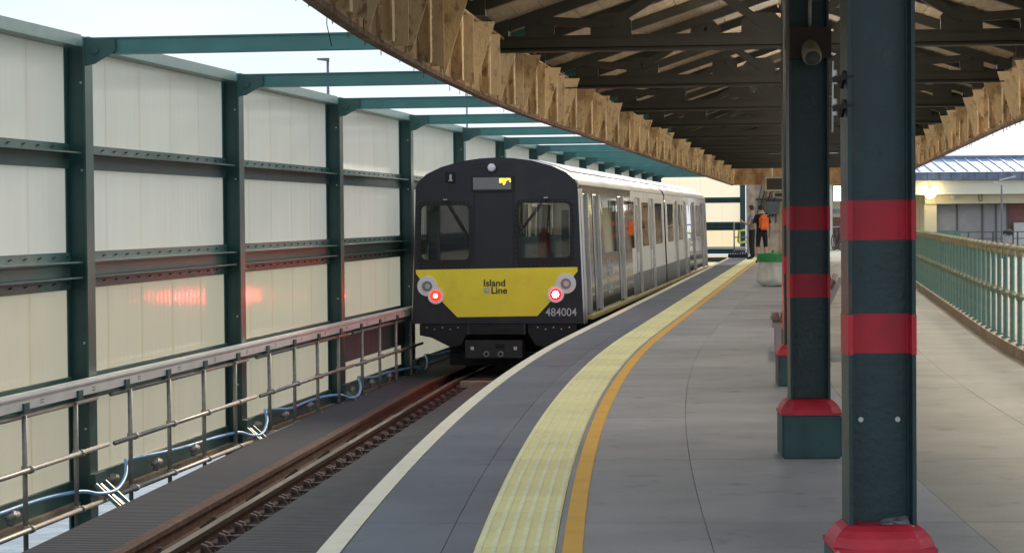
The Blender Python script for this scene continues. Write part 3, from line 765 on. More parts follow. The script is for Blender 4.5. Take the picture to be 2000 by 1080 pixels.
# columns
col_labels = ['closest to the camera, full height', 'the one with the round loudspeaker', 'half hidden behind the loudspeaker column',
              'fourth from the camera']
def column(dc, X, idx):
    lab = ('dark green canopy column with red bands, ' + col_labels[idx]) if idx < 4 else 'dark green canopy column with red bands, number %s from the camera' % ['five', 'six', 'seven', 'eight', 'nine', 'ten', 'eleven', 'twelve', 'thirteen'][idx - 4]
    ang = -math.atan(Se(dc)) * 0.5
    t = thing('canopy_column', lab, 'column', (X, dc, 0), ang, 'canopy columns down the platform')
    zt = 3.6
    s = MB(); w, h = 0.123, 0.10
    s.box(-w, -w + 0.014, -h, h, 0.30, zt); s.box(w - 0.014, w, -h, h, 0.30, zt); s.box(-w + 0.014, w - 0.014, -0.008, 0.008, 0.30, zt)
    s.box(-w + 0.014, -w + 0.022, -0.022, -0.008, 0.30, zt); s.box(w - 0.022, w - 0.014, -0.022, -0.008, 0.30, zt)
    s.build('shaft', 'column_green', t)
    for z0, z1 in ((1.402, 1.548), (0.984, 1.130)):
        b = MB(); e = 0.0018
        b.box(-w - e, -w + 0.014 + e, -h - e, h + e, z0, z1); b.box(w - 0.014 - e, w + e, -h - e, h + e, z0, z1); b.box(-w + 0.014 + e, w - 0.014 - e, -0.008 - e, 0.008 + e, z0, z1)
        b.box(-w + 0.014 + e, -w + 0.022 + e, -0.022 - e, -0.008 - e, z0, z1); b.box(w - 0.022 - e, w - 0.014 - e, -0.022 - e, -0.008 - e, z0, z1)
        b.build('red_band', 'band_red', t)
    B = 0.182
    bm = bmesh.new(); bmesh.ops.create_cube(bm, size=1)
    bmesh.ops.scale(bm, vec=(2 * B, 2 * B, 0.272), verts=bm.verts); bmesh.ops.translate(bm, vec=(0, 0, 0.136), verts=bm.verts)
    bmesh.ops.bevel(bm, geom=bm.edges[:], offset=0.012, segments=2, affect='EDGES')
    me = bpy.data.meshes.new('base_block'); bm.to_mesh(me); bm.free(); me.materials.append(MATS['base_green']); put('base_block', me, t)
    c = MB(); C1, C2 = B + 0.004, 0.128; z0, z1, z2 = 0.268, 0.285, 0.36
    c.hexa([(-C1, -C1, z0), (C1, -C1, z0), (C1, C1, z0), (-C1, C1, z0)], [(-C1, -C1, z1), (C1, -C1, z1), (C1, C1, z1), (-C1, C1, z1)])
    prev = [(-C1, -C1, z1), (C1, -C1, z1), (C1, C1, z1), (-C1, C1, z1)]
    ringn = 16
    def ring(r, pw, z):
        o_ = []
        for k in range(ringn):
            a = 2 * math.pi * (k + 0.5) / ringn; ca, sa = math.cos(a), math.sin(a)
            f_ = (abs(ca) ** pw + abs(sa) ** pw) ** (-1 / pw); o_.append((r * f_ * ca, r * f_ * sa, z))
        return o_
    rings = [ring(C1, 9, z1), ring(C1 * 0.985, 8, z1 + 0.014), ring(C1 * 0.93, 7, z1 + 0.034), ring(C1 * 0.82, 8, z1 + 0.058), ring(C2, 12, z2)]
    b0 = len(c.v)
    for r_ in rings: c.v += r_
    for a in range(len(rings) - 1):
        for k in range(ringn): c.f.append((b0 + a * ringn + k, b0 + a * ringn + (k + 1) % ringn, b0 + (a + 1) * ringn + (k + 1) % ringn, b0 + (a + 1) * ringn + k)); c.m.append(0)
    c.f.append(tuple(b0 + (len(rings) - 1) * ringn + k for k in range(ringn))); c.m.append(0)
    c.build('base_cap', 'cap_red', t)
    if idx < 3:
        zb = 0.74
        for x in (-0.068, 0.068):
            MB().tube([(x, -0.008, zb), (x, -0.018, zb)], 0.010, 8).build('bolt', 'bolt_pale' if idx == 0 else 'bolt_dark', t)
    if idx == 0:
        q = MB(); q.hexa([(0.0, -0.075, 0.36), (0.105, -0.095, 0.35), (0.108, -0.008, 0.355), (0.0, -0.008, 0.36)], [(0.03, -0.03, 0.37), (0.10, -0.05, 0.375), (0.107, -0.008, 0.385), (0.02, -0.008, 0.372)])
        q.build('mortar_patch', 'cement', t)
    return t
colpos = []
for i, dcol in enumerate(col_d[1:]):
    X = {0: 1.352, 1: 1.835, 2: 2.50, 3: 3.19, 4: 3.93}.get(i, Xe(dcol) + 2.80)
    colpos.append((X, dcol)); column(dcol, X, i)

# lit globe lamps under the canopy ridge, midway between the columns
for i in range(2, len(colpos)):
    (xa, da), (xb, db) = colpos[i - 1], colpos[i]
    lab = 'lit globe lamp under the canopy ridge ' + ['just behind the loudspeaker column', 'second behind it', 'third behind it', 'fourth behind it', 'fifth behind it', 'sixth behind it', 'seventh behind it', 'eighth behind it', 'ninth behind it', 'tenth behind it', 'farthest of all'][min(i - 2, 10)]
    t = thing('canopy_lamp', lab, 'lamp', ((xa + xb) / 2, (da + db) / 2, 3.14), 0, 'globe lamps under the canopy ridge')
    MB().tube([(0, 0, 0.10), (0, 0, 0.78)], 0.012, 6).build('stem', 'dark_iron', t)
    MB().tube([(0, 0, 0.075), (0, 0, 0.12)], 0.05, 12, radii=[0.065, 0.03]).build('collar', 'dark_iron', t, smooth=True)
    MB().tube([(0, 0, -0.09), (0, 0, -0.078), (0, 0, -0.045), (0, 0, 0), (0, 0, 0.045), (0, 0, 0.074)], 0.09, 14, radii=[0.012, 0.045, 0.078, 0.09, 0.078, 0.055]).build('globe', 'canopy_bulb', t, smooth=True)

# loudspeaker and box on the second column
cx, cy = colpos[1]
sp = thing('loudspeaker', 'round grey projector loudspeaker on a bracket high on a column', 'loudspeaker', (cx, cy, 2.30))
bm = MB()
ax = Vector((0, -0.80, -0.45)).normalized(); c0 = Vector((0.0, -0.06, 0.25)); 
bm.tube([c0, c0 + ax * 0.02, c0 + ax * 0.20, c0 + ax * 0.215], 0.06, 20, radii=[0.045, 0.056, 0.058, 0.050]); bm.build('housing', 'speaker', sp, smooth=True)
MB().tube([c0 + ax * 0.214, c0 + ax * 0.219], 0.046, 20).build('grille', 'interior_dark', sp, smooth=True)
MB().bar((0, -0.01, 0.24), (0, -0.08, 0.22), 0.03, 0.02).build('bracket', 'dark_iron', sp)
jb = thing('junction_box', 'dark brown junction box with conduit above the loudspeaker', 'box', (cx, cy, 2.43))
MB().box(-0.128, 0.128, -0.155, -0.105, 0.02, 0.21).build('case', 'box_brown', jb)
MB().tube([(0.0, -0.13, 0.21), (0.0, -0.13, 0.35), (0.02, -0.13, 0.50), (0.03, -0.13, 0.95)], 0.011).build('conduit', 'galv', jb, smooth=True)
# white rod with clamps on the nearest column
cx, cy = colpos[0]
an = thing('insulator_rod', 'thin white rod with small fittings clamped to the closest column', 'fitting', (cx, cy, 1.80))
MB().tube([(-0.168, -0.02, 0.0), (-0.165, -0.02, 0.26)], 0.0035).build('rod', 'white_fit', an, smooth=True)
for z in (0.06, 0.10, 0.175, 0.205):
    MB().tube([(-0.158, -0.02, z), (-0.158, -0.02, z + 0.022)], 0.011, 8, radii=[0.011, 0.007]).build('knob', 'white_fit', an, smooth=True)
for z in (0.085, 0.19):
    q = MB(); q.bar((-0.165, -0.02, z), (-0.118, -0.06, z + 0.01), 0.014, 0.02); q.bar((-0.14, -0.03, z - 0.03), (-0.125, -0.05, z + 0.03), 0.016, 0.016); q.bar((-0.122, -0.095, z + 0.01), (-0.105, -0.112, z + 0.008), 0.01, 0.008); q.build('clamp', 'box_brown', an)

# ------------------------------------------------------------------ railing on the right
railg = thing('platform_railing', 'green tubular railing with ochre worn joints along the right of the platform', 'railing', EP(20, 5.12, 0))
RB = EP(20, 5.12, 0)
def RP(d, z): return EP(d, 5.13, z) - RB
dr = frange(8, 86, 1.0)
MB().tube([RP(d, 1.12) for d in dr], 0.030, 8).build('top_rail', 'rail_ochre', railg, smooth=True)
MB().tube([RP(d, 0.62) for d in dr], 0.022, 8).build('middle_rail', 'rail_green', railg, smooth=True)
pm = MB(); pm.tube([(0, 0, 0.10), (0, 0, 0.135), (0, 0, 0.14), (0, 0, 1.10)], 0.028, 8, radii=[0.05, 0.045, 0.027, 0.027])
post_me = pm.mesh('railing_post', 'rail_green', True)
bj = MB(); bj.tube([(0, 0, 0.575), (0, 0, 0.595), (0, 0, 0.62), (0, 0, 0.645), (0, 0, 0.665)], 0.04, 8, radii=[0.027, 0.04, 0.045, 0.04, 0.027]); bj_me = bj.mesh('ball_joint', 'rail_ochre', True)
tj = MB(); tj.tube([(0, 0, 1.03), (0, 0, 1.06), (0, 0, 1.12), (0, 0, 1.16)], 0.04, 8, radii=[0.028, 0.036, 0.043, 0.02]); tj_me = tj.mesh('top_joint', 'rail_ochre', True)
d = 9.0
while d < 86:
    p = put('railing_post', post_me, railg, RP(d, 0)); put('ball_joint', bj_me, p); put('top_joint', tj_me, p); d += 0.72

# ------------------------------------------------------------------ train
TANG = -math.atan(0.1445)
ZB = 1.12   # rail level is z = -1.12; train parts are built from rail level
prof = [(1.44, -0.25), (1.36, 1.94), (1.345, 2.01), (1.31, 2.09), (1.17, 2.21), (0.92, 2.32), (0.59, 2.41), (0.28, 2.452), (0.0, 2.465)]
prof = [(u, z + ZB) for u, z in prof]
def hw(z): return 1.44 + (1.36 - 1.44) * ((z - ZB) + 0.25) / 2.19     # half width on the flat side
full_prof = [(-u, z) for u, z in prof][:-1] + prof[::-1]
LC = 18.2
TDIR = Vector((math.sin(-TANG), math.cos(TANG), 0))
T0 = Vector((-0.243, 36.0, -1.12))
ft = lambda z: z + ZB
DOORS = [(1.95, 2.95), (6.45, 7.5), (10.35, 11.4), (13.95, 15.0)]
WINS = [(3.55, 6.05), (7.85, 9.95), (11.8, 13.55), (15.4, 17.5)]
def make_carriage(front):
    base = T0 if front else T0 + TDIR * (2 * LC + 0.42)
    t = thing('train_carriage', 'leading carriage with the dark and yellow cab end facing the camera' if front else 'rear carriage coupled behind, pale sides turning dark at its far end',
              'train', base, TANG, 'carriages of the train')
    S = (lambda s: s) if front else (lambda s: -s)
    def P(u, s, z): return (u, S(s), z)
    # roof shell
    q = MB(); rp = [p for p in full_prof if p[1] >= ft(2.0)]
    n = len(rp)
    NS = 12
    for k in range(NS + 1):
        s = 0.10 + (LC - 0.10) * k / NS
        q.v += [P(u, s, z) for u, z in rp]
    for k in range(NS):
        for i in range(n - 1):
            q.f.append((k * n + i, k * n + i + 1, (k + 1) * n + i + 1, (k + 1) * n + i)); q.m.append(1 if i in (0, 1, n - 2, n - 3) else 0)
    roof = q.build('roof', ['roof_white', 'roof_cream'], t, smooth=True)
    # raised roof sheets with lapped edges
    for k in range(9):
        a = 0.6 + k * 1.93; b = a + 1.80
        for sd in (-1, 1):
            g = MB(); pp = [(0.10, 2.458 + ZB), (0.59, 2.41 + ZB), (0.92, 2.32 + ZB), (1.15, 2.225 + ZB)]
            sk = random.uniform(-0.05, 0.05)
            top = [(sd * u, z + 0.022) for u, z in pp]
            vs = []
            for ss in (a, b):
                for u, z in top: vs.append(P(u, ss + sk, z))
            for ss in (a, b):
                for u, z in top: vs.append(P(u, ss + sk, z - 0.018))
            m4 = 4
            fs = [(i, i + 1, i + 1 + m4, i + m4) for i in range(3)] + [(8 + i, 8 + i + 1, 8 + i + 1 + m4, 8 + i + m4) for i in range(3)]
            fs += [(3, 7, 15, 11), (0, 1, 9, 8), (1, 2, 10, 9), (2, 3, 11, 10), (4, 5, 13, 12), (5, 6, 14, 13), (6, 7, 15, 14)]
            g.add(vs, fs); g.build('roof_sheet', 'roof_white', roof)
    for sd in (-1, 1):
        # livery sheets with real openings
        def side_sheet(name, s0, s1, z0, z1, mname):
            holes = []
            for a, b in WINS:
                if a >= s0 and b <= s1 and z1 > ft(1.8): holes.append(rrect(a, b, ft(0.83), ft(1.78), 0.07))
            out = [(s0, z0)]
            for a, b in DOORS + ([(0.45, 1.12)] if True else []):
                if a >= s0 and b <= s1:
                    if z0 < ft(0.0): out += [(a, z0), (a, min(z1, ft(1.87))), (b, min(z1, ft(1.87))), (b, z0)] if z1 > ft(1.87) else [(a, z0), (a, z1 - 0.0), (b, z1), (b, z0)]
            out += [(s1, z0), (s1, z1), (s0, z1)]
            return out, holes
        # dark end
        out = [(0.10, ft(-0.25))]
        for a, b in [(0.45, 1.12)] + DOORS[:2]: out += [(a, ft(-0.25)), (a, ft(1.87)), (b, ft(1.87)), (b, ft(-0.25))]
        out += [(9.2, ft(-0.25)), (9.2, ft(2.0)), (0.10, ft(2.0))]
        # window that straddles the colour change is cut at 9.2
        v, f = sheet([(0.10, ft(-0.25)), (0.45, ft(-0.25)), (0.45, ft(1.87)), (1.12, ft(1.87)), (1.12, ft(-0.25)), (1.95, ft(-0.25)), (1.95, ft(1.87)), (2.95, ft(1.87)), (2.95, ft(-0.25)),
                      (6.45, ft(-0.25)), (6.45, ft(1.87)), (7.5, ft(1.87)), (7.5, ft(-0.25)), (9.2, ft(-0.25)), (9.2, ft(0.83)), (7.85, ft(0.83)), (7.85, ft(1.78)), (9.2, ft(1.78)), (9.2, ft(2.0)), (0.10, ft(2.0))],
                     [rrect(3.55, 6.05, ft(0.83), ft(1.78), 0.07)])
        MB().add([P(sd * hw(z), s, z) for s, z in v], f).build('side_panel', 'charcoal_side', t)
        zl = ft(0.30)
        v, f = sheet([(9.2, zl), (10.35, zl), (10.35, ft(1.87)), (11.4, ft(1.87)), (11.4, zl), (13.95, zl), (13.95, ft(1.87)), (15.0, ft(1.87)), (15.0, zl), (LC, zl), (LC, ft(2.0)), (9.2, ft(2.0)), (9.2, ft(1.78)), (9.95, ft(1.78)), (9.95, ft(0.83)), (9.2, ft(0.83))],
                     [rrect(11.8, 13.55, ft(0.83), ft(1.78), 0.07), rrect(15.4, 17.5, ft(0.83), ft(1.78), 0.07)])
        MB().add([P(sd * hw(z), s, z) for s, z in v], f).build('side_panel', 'pale_side', t)
        q = MB()
        for a, b in ((9.2, 10.35), (11.4, 13.95), (15.0, LC)):
            q.add([P(sd * hw(ft(-0.25)), a, ft(-0.25)), P(sd * hw(ft(-0.25)), b, ft(-0.25)), P(sd * hw(zl), b, zl), P(sd * hw(zl), a, zl)], [(0, 1, 2, 3)])
        q.build('lower_panel', 'lower_side', t)
        # windows
        for a, b in WINS:
            e = 0.012
            q = MB(); q.add([P(sd * (hw(z) - e), s, z) for s, z in ((a, ft(0.83)), (b, ft(0.83)), (b, ft(1.78)), (a, ft(1.78)))], [(0, 1, 2, 3)])
            wn_ = q.build('window', 'glass', t)
            fr = MB()
            for s in (a, b): fr.box(sd * (hw(ft(1.3)) - 0.05), sd * (hw(ft(1.3)) - 0.02), S(s) - 0.03, S(s) + 0.03, ft(0.83), ft(1.78))
            ms = (a + b) / 2; fr.box(sd * (hw(ft(1.3)) - 0.05), sd * (hw(ft(1.3)) - 0.02), S(ms) - 0.02, S(ms) + 0.02, ft(0.83), ft(1.78))
            fr.build('window_frame', 'rubber', wn_)
        # doors
        for di, (a, b) in enumerate([(0.45, 1.12)] + DOORS):
            ins = 0.045; g = 0.03
            dm = 'charcoal_side' if b < 9.2 else 'pale_side'
            lo = 'charcoal_side' if b < 9.2 else 'lower_side'
            q = MB()
            def quad(s0, s1, z0, z1, mi, dx=0.0):
                q.add([P(sd * (hw(z) - ins + dx), s, z) for s, z in ((s0, z0), (s1, z0), (s1, z1), (s0, z1))], [(0, 1, 2, 3)], mi)
            A, B_ = a + g * 2.2, b - g
            w0, w1 = A + 0.12, B_ - 0.12
            quad(A, B_, ft(-0.12), ft(0.30), 1); quad(A, B_, ft(0.30), ft(0.72), 0); quad(A, w0, ft(0.72), ft(1.72), 0); quad(w1, B_, ft(0.72), ft(1.72), 0); quad(A, B_, ft(1.72), ft(1.86), 0)
            leaf = q.build('door', [dm, lo], t)
            q = MB(); q.add([P(sd * (hw(z) - ins - 0.004), s, z) for s, z in ((w0, ft(0.72)), (w1, ft(0.72)), (w1, ft(1.72)), (w0, ft(1.72)))], [(0, 1, 2, 3)]); q.build('door_window', 'glass', leaf)
            for s0, s1 in ((a - 0.085, a), (b, b + 0.085)):
                q = MB(); q.add([P(sd * (hw(z) + 0.006), s, z) for s, z in ((s0, ft(-0.16)), (s1, ft(-0.16)), (s1, ft(1.87)), (s0, ft(1.87)))], [(0, 1, 2, 3)])
                q.add([P(sd * (hw(z) + dx), s1 if s0 < a else s0, z) for dx, z in ((0.006, ft(-0.16)), (0.006, ft(1.87)), (-0.05, ft(1.87)), (-0.05, ft(-0.16)))], [(0, 1, 2, 3)])
                q.build('door_pillar', 'silver', leaf)
            q = MB(); q.add([P(sd * (hw(z) + 0.004), s, z) for s, z in ((a - 0.155, ft(-0.16)), (a - 0.087, ft(-0.16)), (a - 0.087, ft(1.87)), (a - 0.155, ft(1.87)))], [(0, 1, 2, 3)])
            q.build('door_seal', 'black_gap', leaf)
            q = MB()
            for s0, s1 in ((a, A), (B_, b)):
                q.add([P(sd * (hw(z) - 0.06), s, z) for s, z in ((s0, ft(-0.14)), (s1, ft(-0.14)), (s1, ft(1.87)), (s0, ft(1.87)))], [(0, 1, 2, 3)])
            q.build('door_gap', 'black_gap', leaf)
        # sill step
        q = MB(); x0, x1 = hw(ft(-0.2)) - 0.02, hw(ft(-0.2)) + 0.09
        q.box(min(sd * x0, sd * x1), max(sd * x0, sd * x1), min(S(0.5), S(LC)), max(S(0.5), S(LC)), ft(-0.20), ft(-0.145)); q.build('door_step', 'step_yellow', t)
    # underframe, floor, interior
    q = MB(); q.box(-1.30, 1.30, min(S(0.15), S(LC)), max(S(0.15), S(LC)), ft(-0.34), ft(-0.252)); q.build('underframe', 'rubber', t)
    q = MB(); q.box(-1.36, 1.36, min(S(0.12), S(LC - 0.01)), max(S(0.12), S(LC - 0.01)), ft(-0.24), ft(-0.06)); q.build('floor', 'interior_dark', t)
    q = MB(); q.box(-1.32, 1.32, min(S(0.15), S(LC - 0.01)), max(S(0.15), S(LC - 0.01)), ft(1.93), ft(1.98)); q.build('ceiling', 'interior', t)
    q = MB(); q.box(-1.35, 1.35, min(S(LC - 0.03), S(LC)), max(S(LC - 0.03), S(LC)), ft(-0.2), ft(1.95)); q.build('gangway_bulkhead', 'interior', t)
    q = MB(); q.box(-1.36, -0.35, min(S(1.62), S(1.66)), max(S(1.62), S(1.66)), ft(-0.06), ft(1.93)); q.box(0.35, 1.36, min(S(1.62), S(1.66)), max(S(1.62), S(1.66)), ft(-0.06), ft(0.85)); q.build('cab_bulkhead', 'interior', t)
    for sd in (-0.6, 0.6):
        q = MB(); q.box(sd - 0.06, sd + 0.06, min(S(2), S(LC - 0.4)), max(S(2), S(LC - 0.4)), ft(1.90), ft(1.925)); q.build('strip_light', 'strip_light', t)
    for s in (3.4, 4.6, 5.8, 8.0, 9.2, 11.8, 13.0, 15.4, 16.8):
        for sd in (-1, 1):
            q = MB(); a, b = sd * 0.45, sd * 1.28
            q.box(min(a, b), max(a, b), min(S(s), S(s + 0.45)), max(S(s), S(s + 0.45)), ft(0.30), ft(0.42)); q.box(min(a, b), max(a, b), min(S(s + 0.4), S(s + 0.5)), max(S(s + 0.4), S(s + 0.5)), ft(0.42), ft(1.05)); q.build('seat', 'seat_cloth', t)
    # bogies: wheels under the body
    for sc in (2.9, 15.3):
        for s in (sc - 1.0, sc + 1.0):
            for u in (-0.75, 0.75):
                MB().tube([(u - 0.06, S(s), 0.40), (u + 0.06, S(s), 0.40)], 0.40, 18).build('wheel', 'rust', t)
        q = MB(); q.box(-1.05, 1.05, min(S(sc - 1.4), S(sc + 1.4)), max(S(sc - 1.4), S(sc + 1.4)), 0.32, 0.70); q.build('bogie_frame', 'rubber', t)
    # end face (outline of the body)
    fp = [(u * 0.985, z) for u, z in full_prof]
    if not front:
        v, f = sheet(fp, []); MB().add([P(u, 0.02, z) for u, z in v], f).build('end_face', 'charcoal', t)
        return t
    C = lambda px: (px - 970.5) / 119.4
    Zp = lambda py: ft(1.5 - (py - 423.0) / 119.4)
    wl = (C(819), C(917), Zp(508), Zp(399)); wr = (C(1013), C(1116), Zp(505), Zp(396))
    v, f = sheet(fp, [rrect(*wl, 0.09), rrect(*wr, 0.09)])
    face = MB().add([(u, 0, z) for u, z in v], f).build('cab_face', 'charcoal', t)
    # rounded corner between face and sides
    q = MB(); n = len(fp)
    for u, z in fp: q.v.append((u, 0, z))
    for (u, z), (u2, z2) in zip(fp, full_prof): q.v.append((u2 * 0.997, 0.05, z2 - 0.004))
    for u, z in full_prof: q.v.append((u, 0.10, z))
    for r_ in range(2):
        for i in range(n - 1):
            side = i in (0, n - 2)
            q.f.append((r_ * n + i, r_ * n + i + 1, (r_ + 1) * n + i + 1, (r_ + 1) * n + i)); q.m.append(1 if side else 0)
    q.build('corner_pillar', ['charcoal', 'silver'], t, smooth=True)
    # side return of the corner in silver, ahead of the cab door
    for sd in (-1, 1):
        MB().add([(sd * (hw(z) + 0.005), s, z) for s, z in ((0.09, ft(-0.25)), (0.36, ft(-0.25)), (0.36, ft(1.94)), (0.09, ft(1.94)))], [(0, 1, 2, 3)]).build('corner_sheet', 'silver', t)
    for (x0, x1, z0, z1) in (wl, wr):
        # rubber surround, glass, studs, bottom tray
        oo = rrect(x0 - 0.055, x1 + 0.045, z0 - 0.13, z1 + 0.045, 0.10); ii = rrect(x0 + 0.012, x1 - 0.012, z0 + 0.012, z1 - 0.012, 0.085)
        v, f = sheet(oo, [ii]); s = MB().add([(u, -0.012, z) for u, z in v], f)
        for lp in (oo, ii):
            m = len(lp); s.add([(u, -0.012, z) for u, z in lp] + [(u, 0.03, z) for u, z in lp], [(i, (i + 1) % m, (i + 1) % m + m, i + m) for i in range(m)])
        sr = s.build('window_surround', 'rubber', face)
        gl = MB().add([(x0, 0.015, z0), (x1, 0.015, z0), (x1, 0.015, z1), (x0, 0.015, z1)], [(0, 1, 2, 3)]).build('windscreen', 'cab_glass', face)
        st = MB()
        for k in range(13):
            x = x0 - 0.03 + (x1 - x0 + 0.05) * k / 12
            st.tube([(x, -0.012, z1 + 0.022), (x, -0.018, z1 + 0.022)], 0.006, 6); st.tube([(x, -0.012, z0 - 0.10), (x, -0.018, z0 - 0.10)], 0.006, 6)
        for k in range(12):
            z = z0 - 0.05 + (z1 - z0 + 0.05) * k / 11
            for x in (x0 - 0.033, x1 + 0.025): st.tube([(x, -0.012, z), (x, -0.018, z)], 0.006, 6)
        st.build('stud', 'stud_grey', sr)['kind'] = 'stuff'
    # wipers
    for ax_, ay_, bx_, by_ in ((868, 389, 905, 452), (1066, 387, 1020, 446)):
        a = Vector((C(ax_), -0.05, Zp(ay_))); b = Vector((C(bx_), -0.04, Zp(by_)))
        w = MB()
        off = Vector((0.035, 0, 0))
        w.bar(a, b, 0.014, 0.014, up=(0, 1, 0)); w.bar(a + off, b + off, 0.010, 0.010, up=(0, 1, 0))
        bl = (b - a).normalized(); w.bar(b - bl * 0.30 + off / 2 , b + bl * 0.12 + off / 2, 0.02, 0.025, up=(0, 1, 0))
        wo = w.build('wiper', 'rubber', face)
        k = MB(); k.tube([a + Vector((0, 0.04, 0)), a + Vector((0, -0.02, 0))], 0.013, 8); k.tube([a + off + Vector((0, 0.04, 0)), a + off + Vector((0, -0.02, 0))], 0.013, 8); k.build('wiper_pivot', 'silver', wo)
    # centre door outline
    q = MB(); x0, x1 = C(926), C(1004)
    q.box(x0, x0 + 0.012, -0.008, 0.0, Zp(520), Zp(376)); q.box(x1 - 0.012, x1, -0.008, 0.0, Zp(520), Zp(376)); q.box(x0, x1, -0.008, 0, Zp(376), Zp(374)); q.build('end_door_seal', 'rubber', face)
    # yellow panel
    yp = [(809, 526), (1128, 522), (1129, 530), (1120, 541), (1049, 617), (891, 619), (818, 545), (810, 534)]
    q = MB().prism([(C(x), Zp(y)) for x, y in yp], -0.006, -0.001, 'xz'); ypan = q.build('warning_panel', 'yellow_end', face)
    # destination display
    q = MB(); q.box(C(921), C(1006), -0.02, 0.0, Zp(374.5), Zp(344)); disp = q.build('display_frame', 'rubber', face)
    MB().box(C(925), C(1000), -0.024, -0.0205, Zp(370), Zp(346.5)).build('display_panel', 'display', disp)
    v, f = text_mesh('nye', 0.13, 'CENTER', 0.006); 
    MB().add([(C(988) + x, -0.027, Zp(356.5) + y) for x, y, z in v], f).build('led_text', 'amber_led', disp)
    # head lamp above with perforated plates
    MB().tube([(C(962), -0.035, Zp(327.5)), (C(962), 0.0, Zp(327.5))], 0.085, 20).build('lamp_bezel', 'rubber', face, smooth=False)
    MB().tube([(C(962), -0.05, Zp(327.5)), (C(962), -0.036, Zp(327.5))], 0.068, 20, radii=[0.055, 0.068]).build('marker_lamp', 'lamp_ring', face, smooth=True)
    vent = MB()
    for bx in (924, 976):
        for r_ in range(3):
            for c_ in range(5):
                x, z = C(bx + c_ * 5.4), Zp(320 + r_ * 7.0); vent.box(x, x + 0.026, -0.008, 0.001, z, z + 0.03)
    vent.build('vent_hole', 'coupler', face)
    # camera box recess
    q = MB(); q.box(C(870), C(889), -0.02, 0, Zp(356), Zp(335)); cb = q.build('camera_recess', 'black_gap', face)
    q = MB(); q.box(C(879), C(883), -0.05, -0.02, Zp(352), Zp(340)); q.box(C(877), C(885), -0.05, -0.02, Zp(353), Zp(351)); q.build('camera', 'silver', cb)
    # light clusters
    for hx, hy, rx, ry, m in ((832, 558, 849, 577, 'tail_red_dim'), (1106, 554, 1086, 575, 'tail_red')):
        h = Vector((C(hx), 0, Zp(hy))); r_ = Vector((C(rx), 0, Zp(ry)))
        q = MB(); q.tube([h + Vector((0, -0.03, 0)), h], 0.165, 24); cl = q.build('lamp_plate', 'lamp_ring', face)
        MB().tube([r_ + Vector((0, -0.034, 0)), r_], 0.135, 24).build('tail_plate', 'lamp_ring', cl)
        MB().tube([h + Vector((0, -0.045, 0)), h + Vector((0, -0.031, 0))], 0.085, 20).build('head_lamp', 'lamp_glass', cl)
        MB().tube([h + Vector((0.01, -0.05, 0)), h + Vector((0.01, -0.046, 0))], 0.045, 16).build('bulb', 'silver', cl)
        MB().tube([r_ + Vector((0, -0.055, 0)), r_ + Vector((0, -0.035, 0))], 0.072, 20, radii=[0.075, 0.095]).build('tail_lamp', m, cl, smooth=True)
        MB().tube([r_ + Vector((0, -0.060, 0)), r_ + Vector((0, -0.0555, 0))], 0.05 if m == 'tail_red' else 0.035, 16).build('tail_lamp_core', m.replace('red', 'core'), cl)
    # lettering
    for body, x, y, sz in (('Island', 943, 558.5, 0.155), ('Line', 958, 573, 0.155)):
        v, f = text_mesh(body, sz, 'LEFT', 0.0035); MB().add([(C(x) + a * 1.04, -0.0085, Zp(y) + b) for a, b, c in v], f).build('lettering', 'print_dark', ypan)
    q = MB(); q.add([(C(x), -0.0083, Zp(y)) for x, y in ((944, 562), (955, 561), (955, 572), (944, 572.5))], [(0, 1, 2, 3)]); lg = q.build('logo', 'logo_grey', ypan)
    q = MB(); q.add([(C(x), -0.0088, Zp(y)) for x, y in ((946, 564), (953, 563.5), (953, 571))], [(0, 1, 2)]); q.build('logo_mark', 'yellow_end', lg)
    v, f = text_mesh('484004', 0.185, 'LEFT', 0.0015); MB().add([(C(1065) + a * 0.93, -0.002, Zp(617) + b) for a, b, c in v], f).build('fleet_number', 'print_white', face)
    # side lettering on the dark panel
    v, f = text_mesh('Island', 0.42, 'LEFT', 0.006); v2, f2 = text_mesh('Line', 0.42, 'LEFT', 0.006)
    for vv, ff, z in ((v, f, 0.42), (v2, f2, 0.10)):
        MB().add([(hw(ft(z) + b) + 0.003, 4.0 + a * 1.1, ft(z) + b) for a, b, c in vv], ff).build('side_lettering', 'print_white', t)
    # below the face: grille, valances, coupler
    q = MB(); 
    for k in range(6): q.box(C(914), C(1024), -0.03 + 0.004 * k, 0.02, Zp(652) + k * 0.027, Zp(652) + k * 0.027 + 0.017)
    q.box(C(911), C(916), -0.035, 0.02, Zp(653), Zp(633)); q.box(C(1021), C(1026), -0.035, 0.02, Zp(653), Zp(633)); q.build('grille', 'coupler', t)
    for sx in (-1, 1):
        pts_ = [(sx * 1.30, ft(-0.255)), (sx * 0.50, ft(-0.255)), (sx * 0.50, ft(-0.40)), (sx * 0.62, ft(-0.60)), (sx * 0.78, ft(-0.64)), (sx * 1.10, ft(-0.48)), (sx * 1.30, ft(-0.44))]
        va = MB().prism(pts_, 0.02, 0.05, 'xz').build('valance', 'rubber', t)
        s = MB()
        for k in range(5): s.tube([(sx * (0.66 + 0.13 * k), 0.02, ft(-0.31 - 0.03 * (k % 2))), (sx * (0.66 + 0.13 * k), 0.010, ft(-0.31 - 0.03 * (k % 2)))], 0.012, 6)
        s.build('bolt', 'silver', va)['kind'] = 'stuff'
    q = MB(); q.box(C(908), C(1020), -0.10, 0.30, Zp(698), Zp(664)); cp = q.build('coupler', 'coupler', t)
    for x in (922, 1007): MB().box(C(x - 3.2), C(x + 3.2), -0.112, -0.10, Zp(682.5), Zp(676)).build('target_plate', 'print_white', cp)
